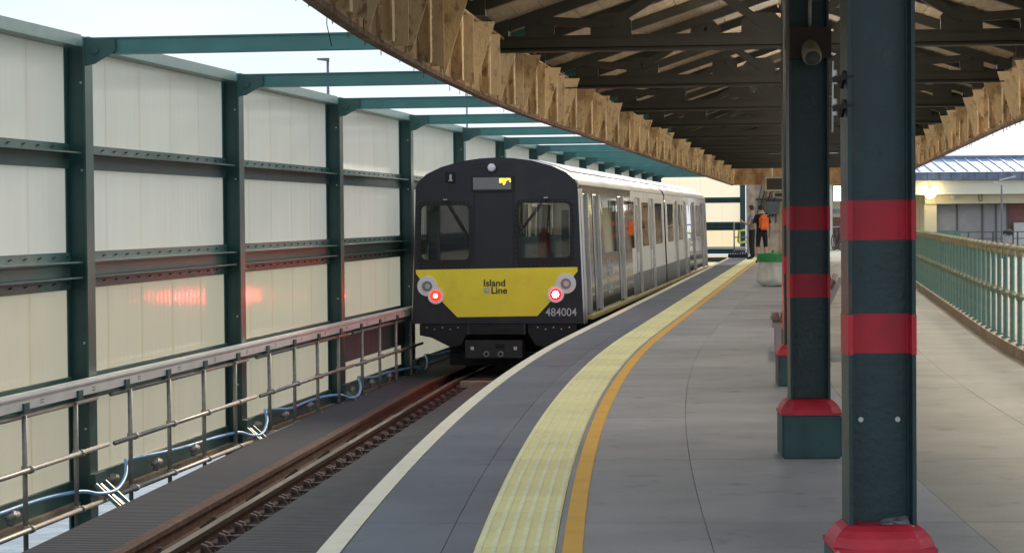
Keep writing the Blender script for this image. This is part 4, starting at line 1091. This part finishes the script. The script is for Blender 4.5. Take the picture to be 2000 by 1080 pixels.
    for x in (950, 978):
        MB().tube([(C(x), -0.125, Zp(690)), (C(x), -0.10, Zp(690))], 0.05, 14).build('air_port', 'lamp_glass', cp); MB().tube([(C(x), -0.13, Zp(690)), (C(x), -0.126, Zp(690))], 0.025, 12).build('air_port_bore', 'black_gap', cp)
    q = MB(); q.prism([(C(965), Zp(671)), (C(988), Zp(671)), (C(983), Zp(680)), (C(970), Zp(680))], -0.106, -0.10, 'xz'); q.build('coupler_mouth', 'black_gap', cp)
    q = MB(); q.box(-0.9, 0.9, 0.6, 0.75, 0.15, 0.35); q.build('life_guard', 'rubber', t)
    # cab desk, seat, and blind inside
    MB().box(-1.30, 1.30, 0.12, 0.55, ft(0.0), ft(0.70)).build('cab_desk', 'interior_dark', t)
    q = MB(); q.box(C(1085), C(1098), 0.9, 1.0, ft(0.6), ft(1.6)); q.build('cab_post', 'interior_dark', t)
    q = MB(); q.box(C(823), C(845), 0.5, 0.56, ft(0.7), ft(1.6)); q.build('cab_cabinet', 'interior', t)
    return t
make_carriage(True)
make_carriage(False)
# red jacket hung in the cab
jk = thing('red_jacket', 'red high-visibility jacket hanging inside the right cab window', 'jacket', T0 + TDIR * 1.2 + Vector((0.62, 0, ft(0.78))), TANG)
jk.scale = (0.55, 0.6, 0.85)
q = MB()
for i, (z, w, dpt) in enumerate(((0.62, 0.05, 0.03), (0.55, 0.10, 0.05), (0.35, 0.13, 0.07), (0.12, 0.12, 0.07), (0.0, 0.15, 0.08))):
    for k in range(10):
        a = 2 * math.pi * k / 10; q.v.append((w * math.cos(a) * (1 + 0.15 * math.sin(5 * a + i)), dpt * math.sin(a), z))
for i in range(4):
    for k in range(10): q.f.append((i * 10 + k, i * 10 + (k + 1) % 10, (i + 1) * 10 + (k + 1) % 10, (i + 1) * 10 + k)); q.m.append(0)
q.build('body', 'jacket_red', jk, smooth=True)
q = MB(); q.tube([(0.10, 0, 0.52), (0.17, 0.01, 0.25), (0.20, -0.01, 0.02)], 0.045, 8); q.build('sleeve', 'jacket_red', jk, smooth=True)
q = MB(); q.tube([(-0.10, 0, 0.52), (-0.16, 0.01, 0.25), (-0.15, -0.01, 0.02)], 0.045, 8); q.build('sleeve', 'jacket_red', jk, smooth=True)

# ------------------------------------------------------------------ people
def figure(label, loc, rz, J, E, RAD, regions, hair):
    """one continuous skinned body; regions(co) -> material slot"""
    me = bpy.data.meshes.new('body'); me.from_pydata([J[k] for k in J], [], [(list(J).index(a), list(J).index(b)) for a, b in E])
    ob = bpy.data.objects.new('body', me); COL.objects.link(ob)
    md = ob.modifiers.new('s', 'SKIN'); md.use_smooth_shade = True
    for i, k in enumerate(J):
        sv = me.skin_vertices[0].data[i]; r = RAD[k]; sv.radius = r if isinstance(r, tuple) else (r, r); sv.use_root = (k == 'pelvis')
    sd = ob.modifiers.new('d', 'SUBSURF'); sd.levels = 2; sd.render_levels = 2
    dg = bpy.context.evaluated_depsgraph_get()
    nm = bpy.data.meshes.new_from_object(ob.evaluated_get(dg)); bpy.data.objects.remove(ob)
    nm.name = 'body'; nm.materials.clear()
    for m in ('skin', 'cloth_black', 'cloth_grey', 'dark_iron'): nm.materials.append(MATS[m])
    for p in nm.polygons: p.material_index = regions(p.center); p.use_smooth = True
    t = thing('person', label, 'person', loc, rz, 'people at the far end of the platform')
    put('body', nm, t)
    h = Vector(J['head'])
    hm = MB(); NU, NV = 14, 7
    for i in range(NV + 1):
        th = (math.pi * 0.62) * i / NV
        for j in range(NU):
            a = 2 * math.pi * j / NU
            r = 0.108 if hair else 0.104
            front = math.sin(a) > 0.25      # +y is the way the face looks
            zz = math.cos(th) * r * 1.12
            if front and th > math.pi * 0.36: th2 = math.pi * 0.36
            else: th2 = th
            hm.v.append((h.x + r * 0.88 * math.sin(th2) * math.cos(a), h.y - 0.006 + r * math.sin(th2) * math.sin(a), h.z + 0.025 + math.cos(th2) * r * 1.12))
    for i in range(NV):
        for j in range(NU): hm.f.append((i * NU + j, i * NU + (j + 1) % NU, (i + 1) * NU + (j + 1) % NU, (i + 1) * NU + j)); hm.m.append(0)
    hm.build('hair', 'hair_dark', t, smooth=True)
    return t
J = {'pelvis': (0, 0, 0.97), 'belly': (0, 0.01, 1.12), 'chest': (0, 0.0, 1.34), 'neck': (0, 0, 1.53), 'head': (0, 0.03, 1.67), 'crown': (0, 0.03, 1.76), 'nose': (0, 0.115, 1.655),
     'hl': (-0.10, 0, 0.92), 'kl': (-0.12, 0.02, 0.50), 'al': (-0.12, -0.01, 0.09), 'tl': (-0.14, 0.15, 0.035), 'hr': (0.10, 0, 0.92), 'kr': (0.13, 0.02, 0.50), 'ar': (0.14, -0.01, 0.09), 'tr': (0.17, 0.15, 0.035),
     'sl': (-0.19, 0, 1.43), 'el': (-0.27, 0.02, 1.16), 'wl': (-0.24, 0.20, 1.05), 'pl': (-0.22, 0.27, 1.05), 'sr': (0.19, 0, 1.43), 'er': (0.28, -0.02, 1.16), 'wr': (0.29, 0.08, 0.93), 'pr': (0.29, 0.11, 0.86)}
for sx, w, p0 in ((-1, 'l', (-0.22, 0.27, 1.05)), (1, 'r', (0.29, 0.11, 0.86))):
    for k in range(5):
        dx = (k - 1.5) * 0.02
        J['f%d%s' % (k, w)] = (p0[0] + dx, p0[1] + (0.08 if w == 'l' else 0.02), p0[2] - (0.01 if w == 'l' else 0.085)) if k < 4 else (p0[0] - sx * 0.05, p0[1] + 0.03, p0[2] - 0.02)
EDG = [('pelvis', 'belly'), ('belly', 'chest'), ('chest', 'neck'), ('neck', 'head'), ('head', 'crown'), ('head', 'nose'), ('pelvis', 'hl'), ('hl', 'kl'), ('kl', 'al'), ('al', 'tl'), ('pelvis', 'hr'), ('hr', 'kr'), ('kr', 'ar'), ('ar', 'tr'),
       ('chest', 'sl'), ('sl', 'el'), ('el', 'wl'), ('wl', 'pl'), ('chest', 'sr'), ('sr', 'er'), ('er', 'wr'), ('wr', 'pr')] + [('p' + w, 'f%d%s' % (k, w)) for w in 'lr' for k in range(5)]
RAD = {'pelvis': (0.16, 0.12), 'belly': (0.155, 0.115), 'chest': (0.17, 0.125), 'neck': 0.06, 'head': (0.08, 0.095), 'crown': (0.055, 0.06), 'nose': 0.012, 'hl': 0.10, 'hr': 0.10, 'kl': 0.065, 'kr': 0.065, 'al': 0.042, 'ar': 0.042, 'tl': 0.04, 'tr': 0.04,
       'sl': 0.07, 'sr': 0.07, 'el': 0.048, 'er': 0.048, 'wl': 0.033, 'wr': 0.033, 'pl': 0.032, 'pr': 0.032}
for w in 'lr':
    for k in range(5): RAD['f%d%s' % (k, w)] = 0.010
def reg_man(c):
    if c.z < 0.10: return 3
    if c.z < 0.50: return 0
    if c.z < 1.0 and abs(c.x) < 0.215: return 1
    if c.z > 1.52: return 0
    if abs(c.x) > 0.215 and c.z < 1.22: return 0
    return 1
def reg_wom(c):
    if c.z < 0.09: return 3
    if c.z < 1.0 and abs(c.x) < 0.215 and c.y < 0.16: return 1
    if c.z > 1.52: return 0
    if abs(c.x) > 0.21 and c.z < 1.28: return 0
    if c.y > 0.14 and c.z < 1.4: return 0
    return 2
MANP = Vector((7.69, 67.7, 0.0)); WOMP = Vector((7.97, 73.0, 0.0))
man = figure('person in black top and shorts standing with an orange backpack, back to the camera', MANP, R(12), J, EDG, RAD, reg_man, True)
J2 = dict(J); J2['el'] = (-0.25, 0.06, 1.16); J2['wl'] = (-0.14, 0.28, 1.24); J2['pl'] = (-0.10, 0.34, 1.28); J2['er'] = (0.25, 0.06, 1.16); J2['wr'] = (0.12, 0.29, 1.22); J2['pr'] = (0.08, 0.35, 1.27)
for w, p0 in (('l', J2['pl']), ('r', J2['pr'])):
    for k in range(5): J2['f%d%s' % (k, w)] = (p0[0] + (k - 1.5) * 0.018, p0[1] + 0.06, p0[2] + 0.05) if k < 4 else (p0[0], p0[1] + 0.02, p0[2] + 0.06)
wom = figure('person in grey top and black trousers looking down at held hands, facing left', WOMP, R(70), J2, EDG, RAD, reg_wom, True)
# backpack
bp_ = thing('backpack', 'bright orange backpack on the person in black', 'backpack', MANP, R(12))
bm = bmesh.new(); bmesh.ops.create_cube(bm, size=1); bmesh.ops.scale(bm, vec=(0.30, 0.17, 0.44), verts=bm.verts); bmesh.ops.translate(bm, vec=(0, -0.205, 1.24), verts=bm.verts)
bmesh.ops.bevel(bm, geom=bm.edges[:], offset=0.06, segments=3, affect='EDGES')
me = bpy.data.meshes.new('pack'); bm.to_mesh(me); bm.free(); me.materials.append(MATS['bag_orange']); put('pack', me, bp_)
q = MB(); q.box(-0.11, 0.11, -0.30, -0.27, 1.06, 1.22); q.build('pocket', 'bag_orange', bp_)
for x in (-0.11, 0.11):
    MB().tube([(x, -0.13, 1.40), (x, -0.05, 1.50), (x, 0.08, 1.47), (x * 1.1, 0.13, 1.32), (x * 1.1, 0.05, 1.1), (x, -0.13, 1.06)], 0.018, 6).build('strap', 'cloth_black', bp_, smooth=True)
MB().add([(-0.02, -0.135, 1.475), (0.14, -0.135, 1.455), (0.14, -0.135, 1.475), (-0.02, -0.135, 1.495)], [(0, 1, 2, 3)]).build('white_tab', 'print_white', bp_)

# ------------------------------------------------------------------ bin bag stand, bench, signs, far clutter
bn = thing('bin_stand', 'green hoop bin stand holding a clear plastic sack behind the columns', 'bin', (5.44, 45.6, 0.0))
MB().tube([(0.0, 0.30, 0), (0.0, 0.30, 0.75)], 0.03, 8).build('stand_post', 'bin_green', bn, smooth=True)
MB().box(-0.2, 0.2, 0.2, 0.4, 0, 0.03).build('stand_foot', 'bin_green', bn)
q = MB()
NH = 24
for r_, z in ((0.36, 0.52), (0.37, 0.53), (0.37, 0.68), (0.36, 0.695), (0.31, 0.695), (0.31, 0.52)):
    for k in range(NH):
        a = 2 * math.pi * k / NH; q.v.append((r_ * math.cos(a), 0.85 * r_ * math.sin(a), z))
for i in range(6):
    for k in range(NH): q.f.append((i * NH + k, i * NH + (k + 1) % NH, ((i + 1) % 6) * NH + (k + 1) % NH, ((i + 1) % 6) * NH + k)); q.m.append(0)
q.build('hoop', 'bin_green', bn)
q = MB(); NB = 40
for i in range(15):
    t_ = i / 14; z = 0.53 - 0.51 * t_
    rr = 0.30 + 0.075 * t_ - 0.16 * max(0, t_ - 0.82) / 0.18
    for k in range(NB):
        a = 2 * math.pi * k / NB; fl = 1 + 0.07 * math.sin(7 * a + 3 * t_) * (0.4 + t_) + 0.05 * math.sin(13 * a - 5 * t_) + 0.03 * math.sin(23 * a + 9 * t_)
        q.v.append((rr * fl * math.cos(a), 0.85 * rr * fl * math.sin(a), z + 0.012 * math.sin(5 * a + i)))
for i in range(14):
    for k in range(NB): q.f.append((i * NB + k, i * NB + (k + 1) % NB, (i + 1) * NB + (k + 1) % NB, (i + 1) * NB + k)); q.m.append(0)
q.f.append(tuple(14 * NB + k for k in range(NB))); q.m.append(0)
q.build('sack', 'bag_film', bn, smooth=True)

bench = thing('bench', 'slatted wooden bench with pale end frames behind the loudspeaker column', 'bench', (2.95, 22.3, 0), -math.atan(0.11))
for y in (0.0, 1.55):
    q = MB()
    q.prism([(-0.32, 0.40), (0.10, 0.38), (0.36, 0.86), (0.41, 0.84), (0.14, 0.32), (-0.32, 0.35)], y, y + 0.05, 'xz')
    q.prism([(-0.28, 0.0), (-0.22, 0.0), (-0.22, 0.36), (-0.28, 0.36)], y + 0.003, y + 0.047, 'xz'); q.prism([(0.12, 0.0), (0.18, 0.0), (0.16, 0.36), (0.10, 0.36)], y + 0.003, y + 0.047, 'xz')
    q.build('end_frame', 'bench_frame', bench)
for k in range(4):
    MB().box(-0.31 + k * 0.10, -0.23 + k * 0.10, -0.03, 1.63, 0.405, 0.435).build('seat_slat', 'bench_wood', bench)
for k in range(3):
    f0 = 0.25 + k * 0.28; c = Vector((0.10 + 0.26 * f0, 0, 0.38 + 0.48 * f0)); nrm = Vector((-0.88, 0, 0.47)); al = Vector((0.47, 0, 0.88))
    q = MB(); P4 = [c + nrm * 0.005 - al * 0.05, c + nrm * 0.035 - al * 0.05, c + nrm * 0.035 + al * 0.05, c + nrm * 0.005 + al * 0.05]
    q.prism([(p.x, p.z) for p in P4], -0.03, 1.63, 'xz'); q.build('back_slat', 'bench_wood', bench)

def hang_sign(label, X, d, w, h, zb, rods=True):
    t = thing('hanging_sign', label, 'sign', (X, d, zb))
    MB().box(-w / 2, w / 2, -0.06, 0.06, 0, h).build('frame', 'cream_wall', t)
    MB().box(-w / 2 + 0.05, w / 2 - 0.05, -0.066, -0.0605, 0.05, h - 0.05).build('screen', 'sign_dark', t)
    if rods:
        for x in (-w * 0.3, w * 0.1): MB().tube([(x, 0, h), (x, 0, h + 1.0)], 0.025, 6).build('rod', 'white_fit', t)
    return t
s1_ = hang_sign('dark hanging departure display with cream frame at the far end', 8.75, 71.0, 1.15, 0.46, 2.24)
MB().box(-0.32, 0.32, -0.05, 0.05, -0.20, -0.04).build('lower_panel', 'cream_wall', s1_)
MB().box(-0.27, -0.03, -0.056, -0.0505, -0.18, -0.06).build('lower_screen', 'sign_dark', s1_)
MB().box(0.03, 0.27, -0.056, -0.0505, -0.18, -0.06).build('lower_screen', 'sign_dark', s1_)

# station building at the end of the platform
fac = thing('station_front', 'brown boarded station front with pipework at the end of the platform', 'building', EP(80, 1.2, 0), TANG)
MB().box(-0.35, 1.75, 0.0, 0.3, 0, 3.7).build('wall', 'plaster', fac)
MB().box(0.55, 1.6, -0.04, -0.003, 0.05, 2.35).build('plywood_sheet', 'ply', fac)
MB().box(0.75, 1.65, -0.10, -0.045, 1.45, 2.2).build('plywood_sheet', 'ply', fac)
q = MB(); q.prism([(-0.1, 2.0), (0.8, 2.45), (0.8, 2.62), (-0.1, 2.2)], -0.06, -0.003, 'xz'); q.build('timber_brace', 'ply', fac)
for i in range(7):
    x = -0.25 + i * 0.11
    MB().tube([(x, -0.06, 1.2 + 0.1 * (i % 3)), (x + 0.03, -0.09, 1.9), (x + 0.16 + 0.05 * (i % 2), -0.07, 2.5), (x + 0.2, -0.06, 3.3)], 0.022, 6).build('pipe', 'dark_iron' if i % 2 else 'frame_grey', fac, smooth=True)
MB().bar((-0.3, -0.08, 2.05), (1.0, -0.08, 2.0), 0.04, 0.06).build('pipe', 'dark_iron', fac)
MB().box(0.1, 0.5, -0.2, -0.003, 1.5, 1.95).build('switch_box', 'frame_grey', fac)
MB().box(0.65, 1.05, -0.15, -0.003, 2.5, 2.75).build('switch_box', 'cream_wall', fac)
# bicycle-like folding barrier and yellow jacket
cg = thing('metal_barrier', 'grey metal barrier with a yellow high-visibility strip at the platform end', 'barrier', EP(77.5, 0.55, 0), TANG)
for x in (-0.35, 0.35): MB().tube([(x, 0, 0), (x, 0, 1.25)], 0.025, 8).build('post', 'galv', cg, smooth=True)
for z in (0.25, 0.7, 1.22): MB().tube([(-0.35, 0, z), (0.35, 0, z)], 0.02, 8).build('bar', 'galv', cg, smooth=True)
q = MB()
q.tube([(0.05, -0.04, 0.95), (-0.18, -0.05, 0.92), (-0.2, -0.05, 0.55), (-0.15, -0.05, 0.5), (0.08, -0.04, 0.55)], 0.045, 6); q.build('hivis_strip', 'hivis', cg, smooth=True)
tb = thing('buffer_block', 'low black spiked block at the end of the platform edge', 'block', EP(76.3, 0.35, 0), TANG)
MB().box(-0.32, 0.36, 0, 0.5, 0, 0.13).build('block', 'dark_iron', tb)
q = MB()
for k in range(8): q.box(-0.3 + k * 0.085, -0.265 + k * 0.085, 0.1, 0.3, 0.13, 0.19)
q.build('teeth', 'dark_iron', tb)

# concourse seen between the columns
cc = thing('concourse_building', 'cream concourse building with posts and a lit white window far behind the columns', 'building', (13.3, 92.0, 0), TANG)
MB().box(-1.6, 1.3, 2.5, 2.8, 0, 3.6).build('back_wall', 'cream_wall', cc)
MB().box(-1.6, 1.3, 0.3, 2.5, 2.75, 3.1).build('soffit', 'cream_band', cc)
for x in (-0.42, 0.02): MB().box(x - 0.09, x + 0.09, 0.5, 0.7, 0, 2.75).build('post', 'cream_band', cc)
MB().box(-0.30, -0.10, 0.75, 0.85, 0, 2.7).build('drain_pipe', 'bench_wood', cc)
MB().box(0.05, 0.9, 1.3, 1.4, 0, 1.35).build('counter', 'red_brown', cc)
MB().box(0.1, 0.9, 1.29, 1.299, 1.5, 1.7).build('panel', 'grey_shutter', cc)
sg = thing('lit_window_sign', 'bright white lit panel seen between the two nearest columns', 'sign', (13.45, 90.2, 2.02))
MB().box(-0.27, 0.27, -0.05, 0.05, -0.02, 0.62).build('frame', 'frame_grey', sg); MB().box(-0.25, 0.25, -0.056, -0.0505, 0.0, 0.60).build('panel', 'white_lamp', sg)
MB().tube([(0, 0, 0.62), (0, 0, 1.0)], 0.03, 6).build('bracket', 'frame_grey', sg)
def bicycle(label, X, d, rz):
    t = thing('bicycle', label, 'bicycle', (X, d, 0), rz, 'bicycles by the concourse')
    for y in (-0.5, 0.5):
        w = MB(); NT = 20
        pts = [(0, y + 0.33 * math.cos(2 * math.pi * k / NT), 0.34 + 0.33 * math.sin(2 * math.pi * k / NT)) for k in range(NT + 1)]
        w.tube(pts, 0.02, 6, cap=False)
        wh = w.build('wheel', 'rubber', t); sp_ = MB()
        for k in range(8): sp_.bar((0, y, 0.34), (0, y + 0.31 * math.cos(k * math.pi / 4), 0.34 + 0.31 * math.sin(k * math.pi / 4)), 0.006, 0.006)
        sp_.build('spoke', 'silver', wh)
    f = MB()
    for a, b in (((0, 0.5, 0.34), (0, 0.33, 0.86)), ((0, 0.36, 0.78), (0, -0.05, 0.30)), ((0, 0.36, 0.82), (0, -0.2, 0.80)), ((0, -0.05, 0.30), (0, -0.22, 0.88)), ((0, -0.05, 0.30), (0, -0.5, 0.34)), ((0, -0.5, 0.34), (0, -0.2, 0.78))): f.tube([a, b], 0.018, 6)
    f.build('frame', 'dark_iron', t)
    MB().box(-0.07, 0.07, -0.36, -0.12, 0.88, 0.93).build('saddle', 'rubber', t)
    MB().tube([(-0.28, 0.30, 0.98), (0, 0.36, 0.95), (0.28, 0.30, 0.98)], 0.015, 6).build('handlebar', 'silver', t)
    return t
bicycle('left bicycle parked end-on between the columns', 13.25, 89.6, R(8)); bicycle('right bicycle parked end-on between the columns', 13.75, 89.9, R(-6))

# long building with blue metal roof
BD = 99.0
bld = thing('pier_building', 'cream pier building with blue standing-seam metal roof', 'building', (20.5, BD, -0.35), 0)
pxx = lambda px: (px - 1000) / 4300 * BD - 20.5
zz = lambda py, px=1890: 1.5 + (415.3 - py) / 4300 * BD + 0.35
MB().box(pxx(1700), pxx(2090), 1.5, 1.8, 0, zz(345)).build('back_wall', 'cream_wall', bld)
MB().box(pxx(1808), pxx(1832), 0.2, 1.499, 0, zz(380)).build('pier', 'cream_wall', bld)
MB().box(pxx(1808), pxx(2090), 0.1, 0.4, zz(398), zz(381)).build('lintel', 'cream_wall', bld)
MB().box(pxx(1700), pxx(2090), -0.5, 1.49, zz(380), zz(353)).build('fascia_band', 'cream_band', bld)
MB().box(pxx(1700), pxx(2090), -0.75, 0.3, zz(352.5), zz(337)).build('gutter', 'gutter_blue', bld)
for k in range(12):
    x = pxx(1760 + k * 23); MB().box(x - 0.012, x + 0.012, -0.765, -0.752, zz(352), zz(337.5)).build('gutter_joint', 'frame_grey', bld)
q = MB(); q.add([(pxx(1690), -0.8, zz(336)), (pxx(2100), -0.8, zz(336)), (pxx(2100), 2.2, zz(309)), (pxx(1690), 2.2, zz(309))], [(0, 1, 2, 3)])
rf_ = q.build('roof', 'roof_blue', bld)
for k in range(17):
    x = pxx(1700 + k * 23.2); x2 = x - 0.10
    MB().bar((x, -0.8, zz(336) + 0.03), (x2, 2.2, zz(309) + 0.03), 0.05, 0.03).build('roof_seam', 'roof_seam', rf_)
MB().box(pxx(1690), pxx(2100), 2.2, 3.2, zz(309) - 0.1, zz(302)).build('ridge', 'gutter_blue', rf_)
for i, (a, b) in enumerate(((1833, 1876), (1879, 1926), (1929, 1953), (1956, 1976))):
    MB().box(pxx(a), pxx(b), 0.9, 0.95, zz(478), zz(399)).build('shutter', 'grey_shutter', bld)
for x in (1832, 1877.5, 1927.5, 1954.5, 1977): MB().box(pxx(x) - 0.035, pxx(x) + 0.035, 0.85, 0.97, 0, zz(397)).build('mullion', 'frame_grey', bld)
MB().box(pxx(1832), pxx(1990), 0.84, 0.98, zz(399), zz(397)).build('head_rail', 'frame_grey', bld)
MB().box(pxx(1979), pxx(2090), 1.0, 1.1, 0, zz(398)).build('dark_panel', 'red_brown', bld)
MB().box(pxx(1988), pxx(2010), 0.7, 0.8, 0.02, zz(436)).build('door', 'trunking', bld)
MB().box(pxx(1857), pxx(1865), -0.1, 0.09, zz(388), zz(382)).build('camera', 'white_fit', bld)
MB().tube([(pxx(1913), 0.05, zz(380)), (pxx(1913), 0.0, zz(392)), (pxx(1916), 0, zz(394)), (pxx(1919), 0.0, zz(392)), (pxx(1919), 0.05, zz(380))], 0.02, 6).build('hook', 'frame_grey', bld)
wl_ = thing('wall_lamp', 'glowing warm lamp under the eaves of the pier building', 'lamp', (20.5 + pxx(1812), BD - 0.55, zz(380) - 0.35))
q = MB(); q.tube([(0, -0.30, 0.05), (0, -0.25, 0.05), (0, -0.02, 0.05)], 0.2, 16, radii=[0.16, 0.22, 0.22]); q.build('globe', 'warm_lamp', wl_, smooth=True)
MB().box(-0.05, 0.05, -0.1, 0.06, 0.22, 0.36).build('bracket', 'frame_grey', wl_)
# dark fence and bin in front of it
fn = thing('yard_fence', 'dark post and rail fence in front of the pier building', 'fence', (20.5, 93.0, -0.35))
fpx = lambda px: (px - 1000) / 4300 * 93.0 - 20.5
for k in range(9): MB().box(fpx(1700 + k * 48) - 0.03, fpx(1700 + k * 48) + 0.03, -0.03, 0.03, 0, 1.03).build('post', 'frame_grey', fn)
for z in (0.42, 0.72, 1.0): MB().box(fpx(1700), fpx(2090), -0.025, 0.025, z, z + 0.04).build('rail', 'frame_grey', fn)
MB().box(fpx(1832), fpx(1876), -0.08, -0.031, 0.35, 1.1).build('green_board', 'rail_green', fn)
lb = thing('litter_bin', 'dark litter bin with a domed lid by the yard fence', 'bin', ((1969 - 1000) / 4300 * 92.0, 92.0, -0.35))
q = MB(); q.tube([(0, 0, 0), (0, 0, 0.9)], 0.19, 14); q.build('body', 'galv', lb, smooth=True)
q = MB(); q.tube([(0, 0, 0.96), (0, 0, 1.04), (0, 0, 1.10), (0, 0, 1.13)], 0.2, 14, radii=[0.24, 0.23, 0.15, 0.05]); q.build('lid', 'dark_iron', lb, smooth=True)
for a in range(4): MB().bar((0.17 * math.cos(a * 1.57), 0.17 * math.sin(a * 1.57), 0.88), (0.17 * math.cos(a * 1.57), 0.17 * math.sin(a * 1.57), 0.98), 0.03, 0.03).build('lid_post', 'dark_iron', lb)
lp = thing('lamp_post', 'thin lamp post with a twin arm in front of the pier building', 'lamp post', ((1957 - 1000) / 4300 * 88.0, 88.0, -0.35))
zl2 = lambda py: 1.5 + (414.6 - py) / 4300 * 88 + 0.35
MB().tube([(0, 0, 0), (0, 0, zl2(372)), (0.0, 0, zl2(362))], 0.035, 8, radii=[0.05, 0.035, 0.03]).build('pole', 'lamp_pole', lp, smooth=True)
q = MB(); q.bar((0.02, 0, zl2(360)), (-0.28, 0, zl2(356)), 0.14, 0.05); q.bar((-0.08, 0, zl2(352)), (0.55, 0, zl2(345)), 0.10, 0.04); q.build('lamp_head', 'trunking', lp)
for i, (px, X, d, lab) in enumerate(((1925, 0, 70, 'row of ochre weeds'),)):
    pass

# far lamp posts beyond the wall
def far_lamp(label, px, py, d, arm):
    X = (px - 1000) / 4300 * d; zt = 1.5 + (425 - py) / 4300 * d
    t = thing('street_lamp', label, 'street lamp', (X, d, -8.2), 0)
    MB().tube([(0, 0, 0), (0, 0, zt + 8.2)], 0.06, 8, radii=[0.09, 0.042]).build('pole', 'lamp_pole', t, smooth=True)
    q = MB()
    if arm: q.hexa([(-0.30, -0.08, zt + 8.17), (0.04, -0.05, zt + 8.12), (0.04, 0.05, zt + 8.12), (-0.30, 0.08, zt + 8.17)], [(-0.30, -0.08, zt + 8.21), (0.04, -0.05, zt + 8.22), (0.04, 0.05, zt + 8.22), (-0.30, 0.08, zt + 8.21)])
    else: q.box(-0.08, 0.08, -0.08, 0.08, zt + 8.0, zt + 8.3)
    q.build('lantern', 'lamp_pole' if arm else 'white_fit', t)
far_lamp('street lamp with a short arm standing beyond the screen wall', 645, 115, 62, True)
far_lamp('thin pole with a white head beyond the screen wall', 915, 186, 105, False)
w = MB().tube([EP(11.2, -0.10, ZE + 0.2), EP(11.2, -0.10, ZE - 0.02), EP(11.3, -0.09, ZE - 0.12)], 0.0025, 5).build('hanging_wire', 'dark_iron')
tag(w, 'short loose wire hanging from the left canopy girder', 'wire')
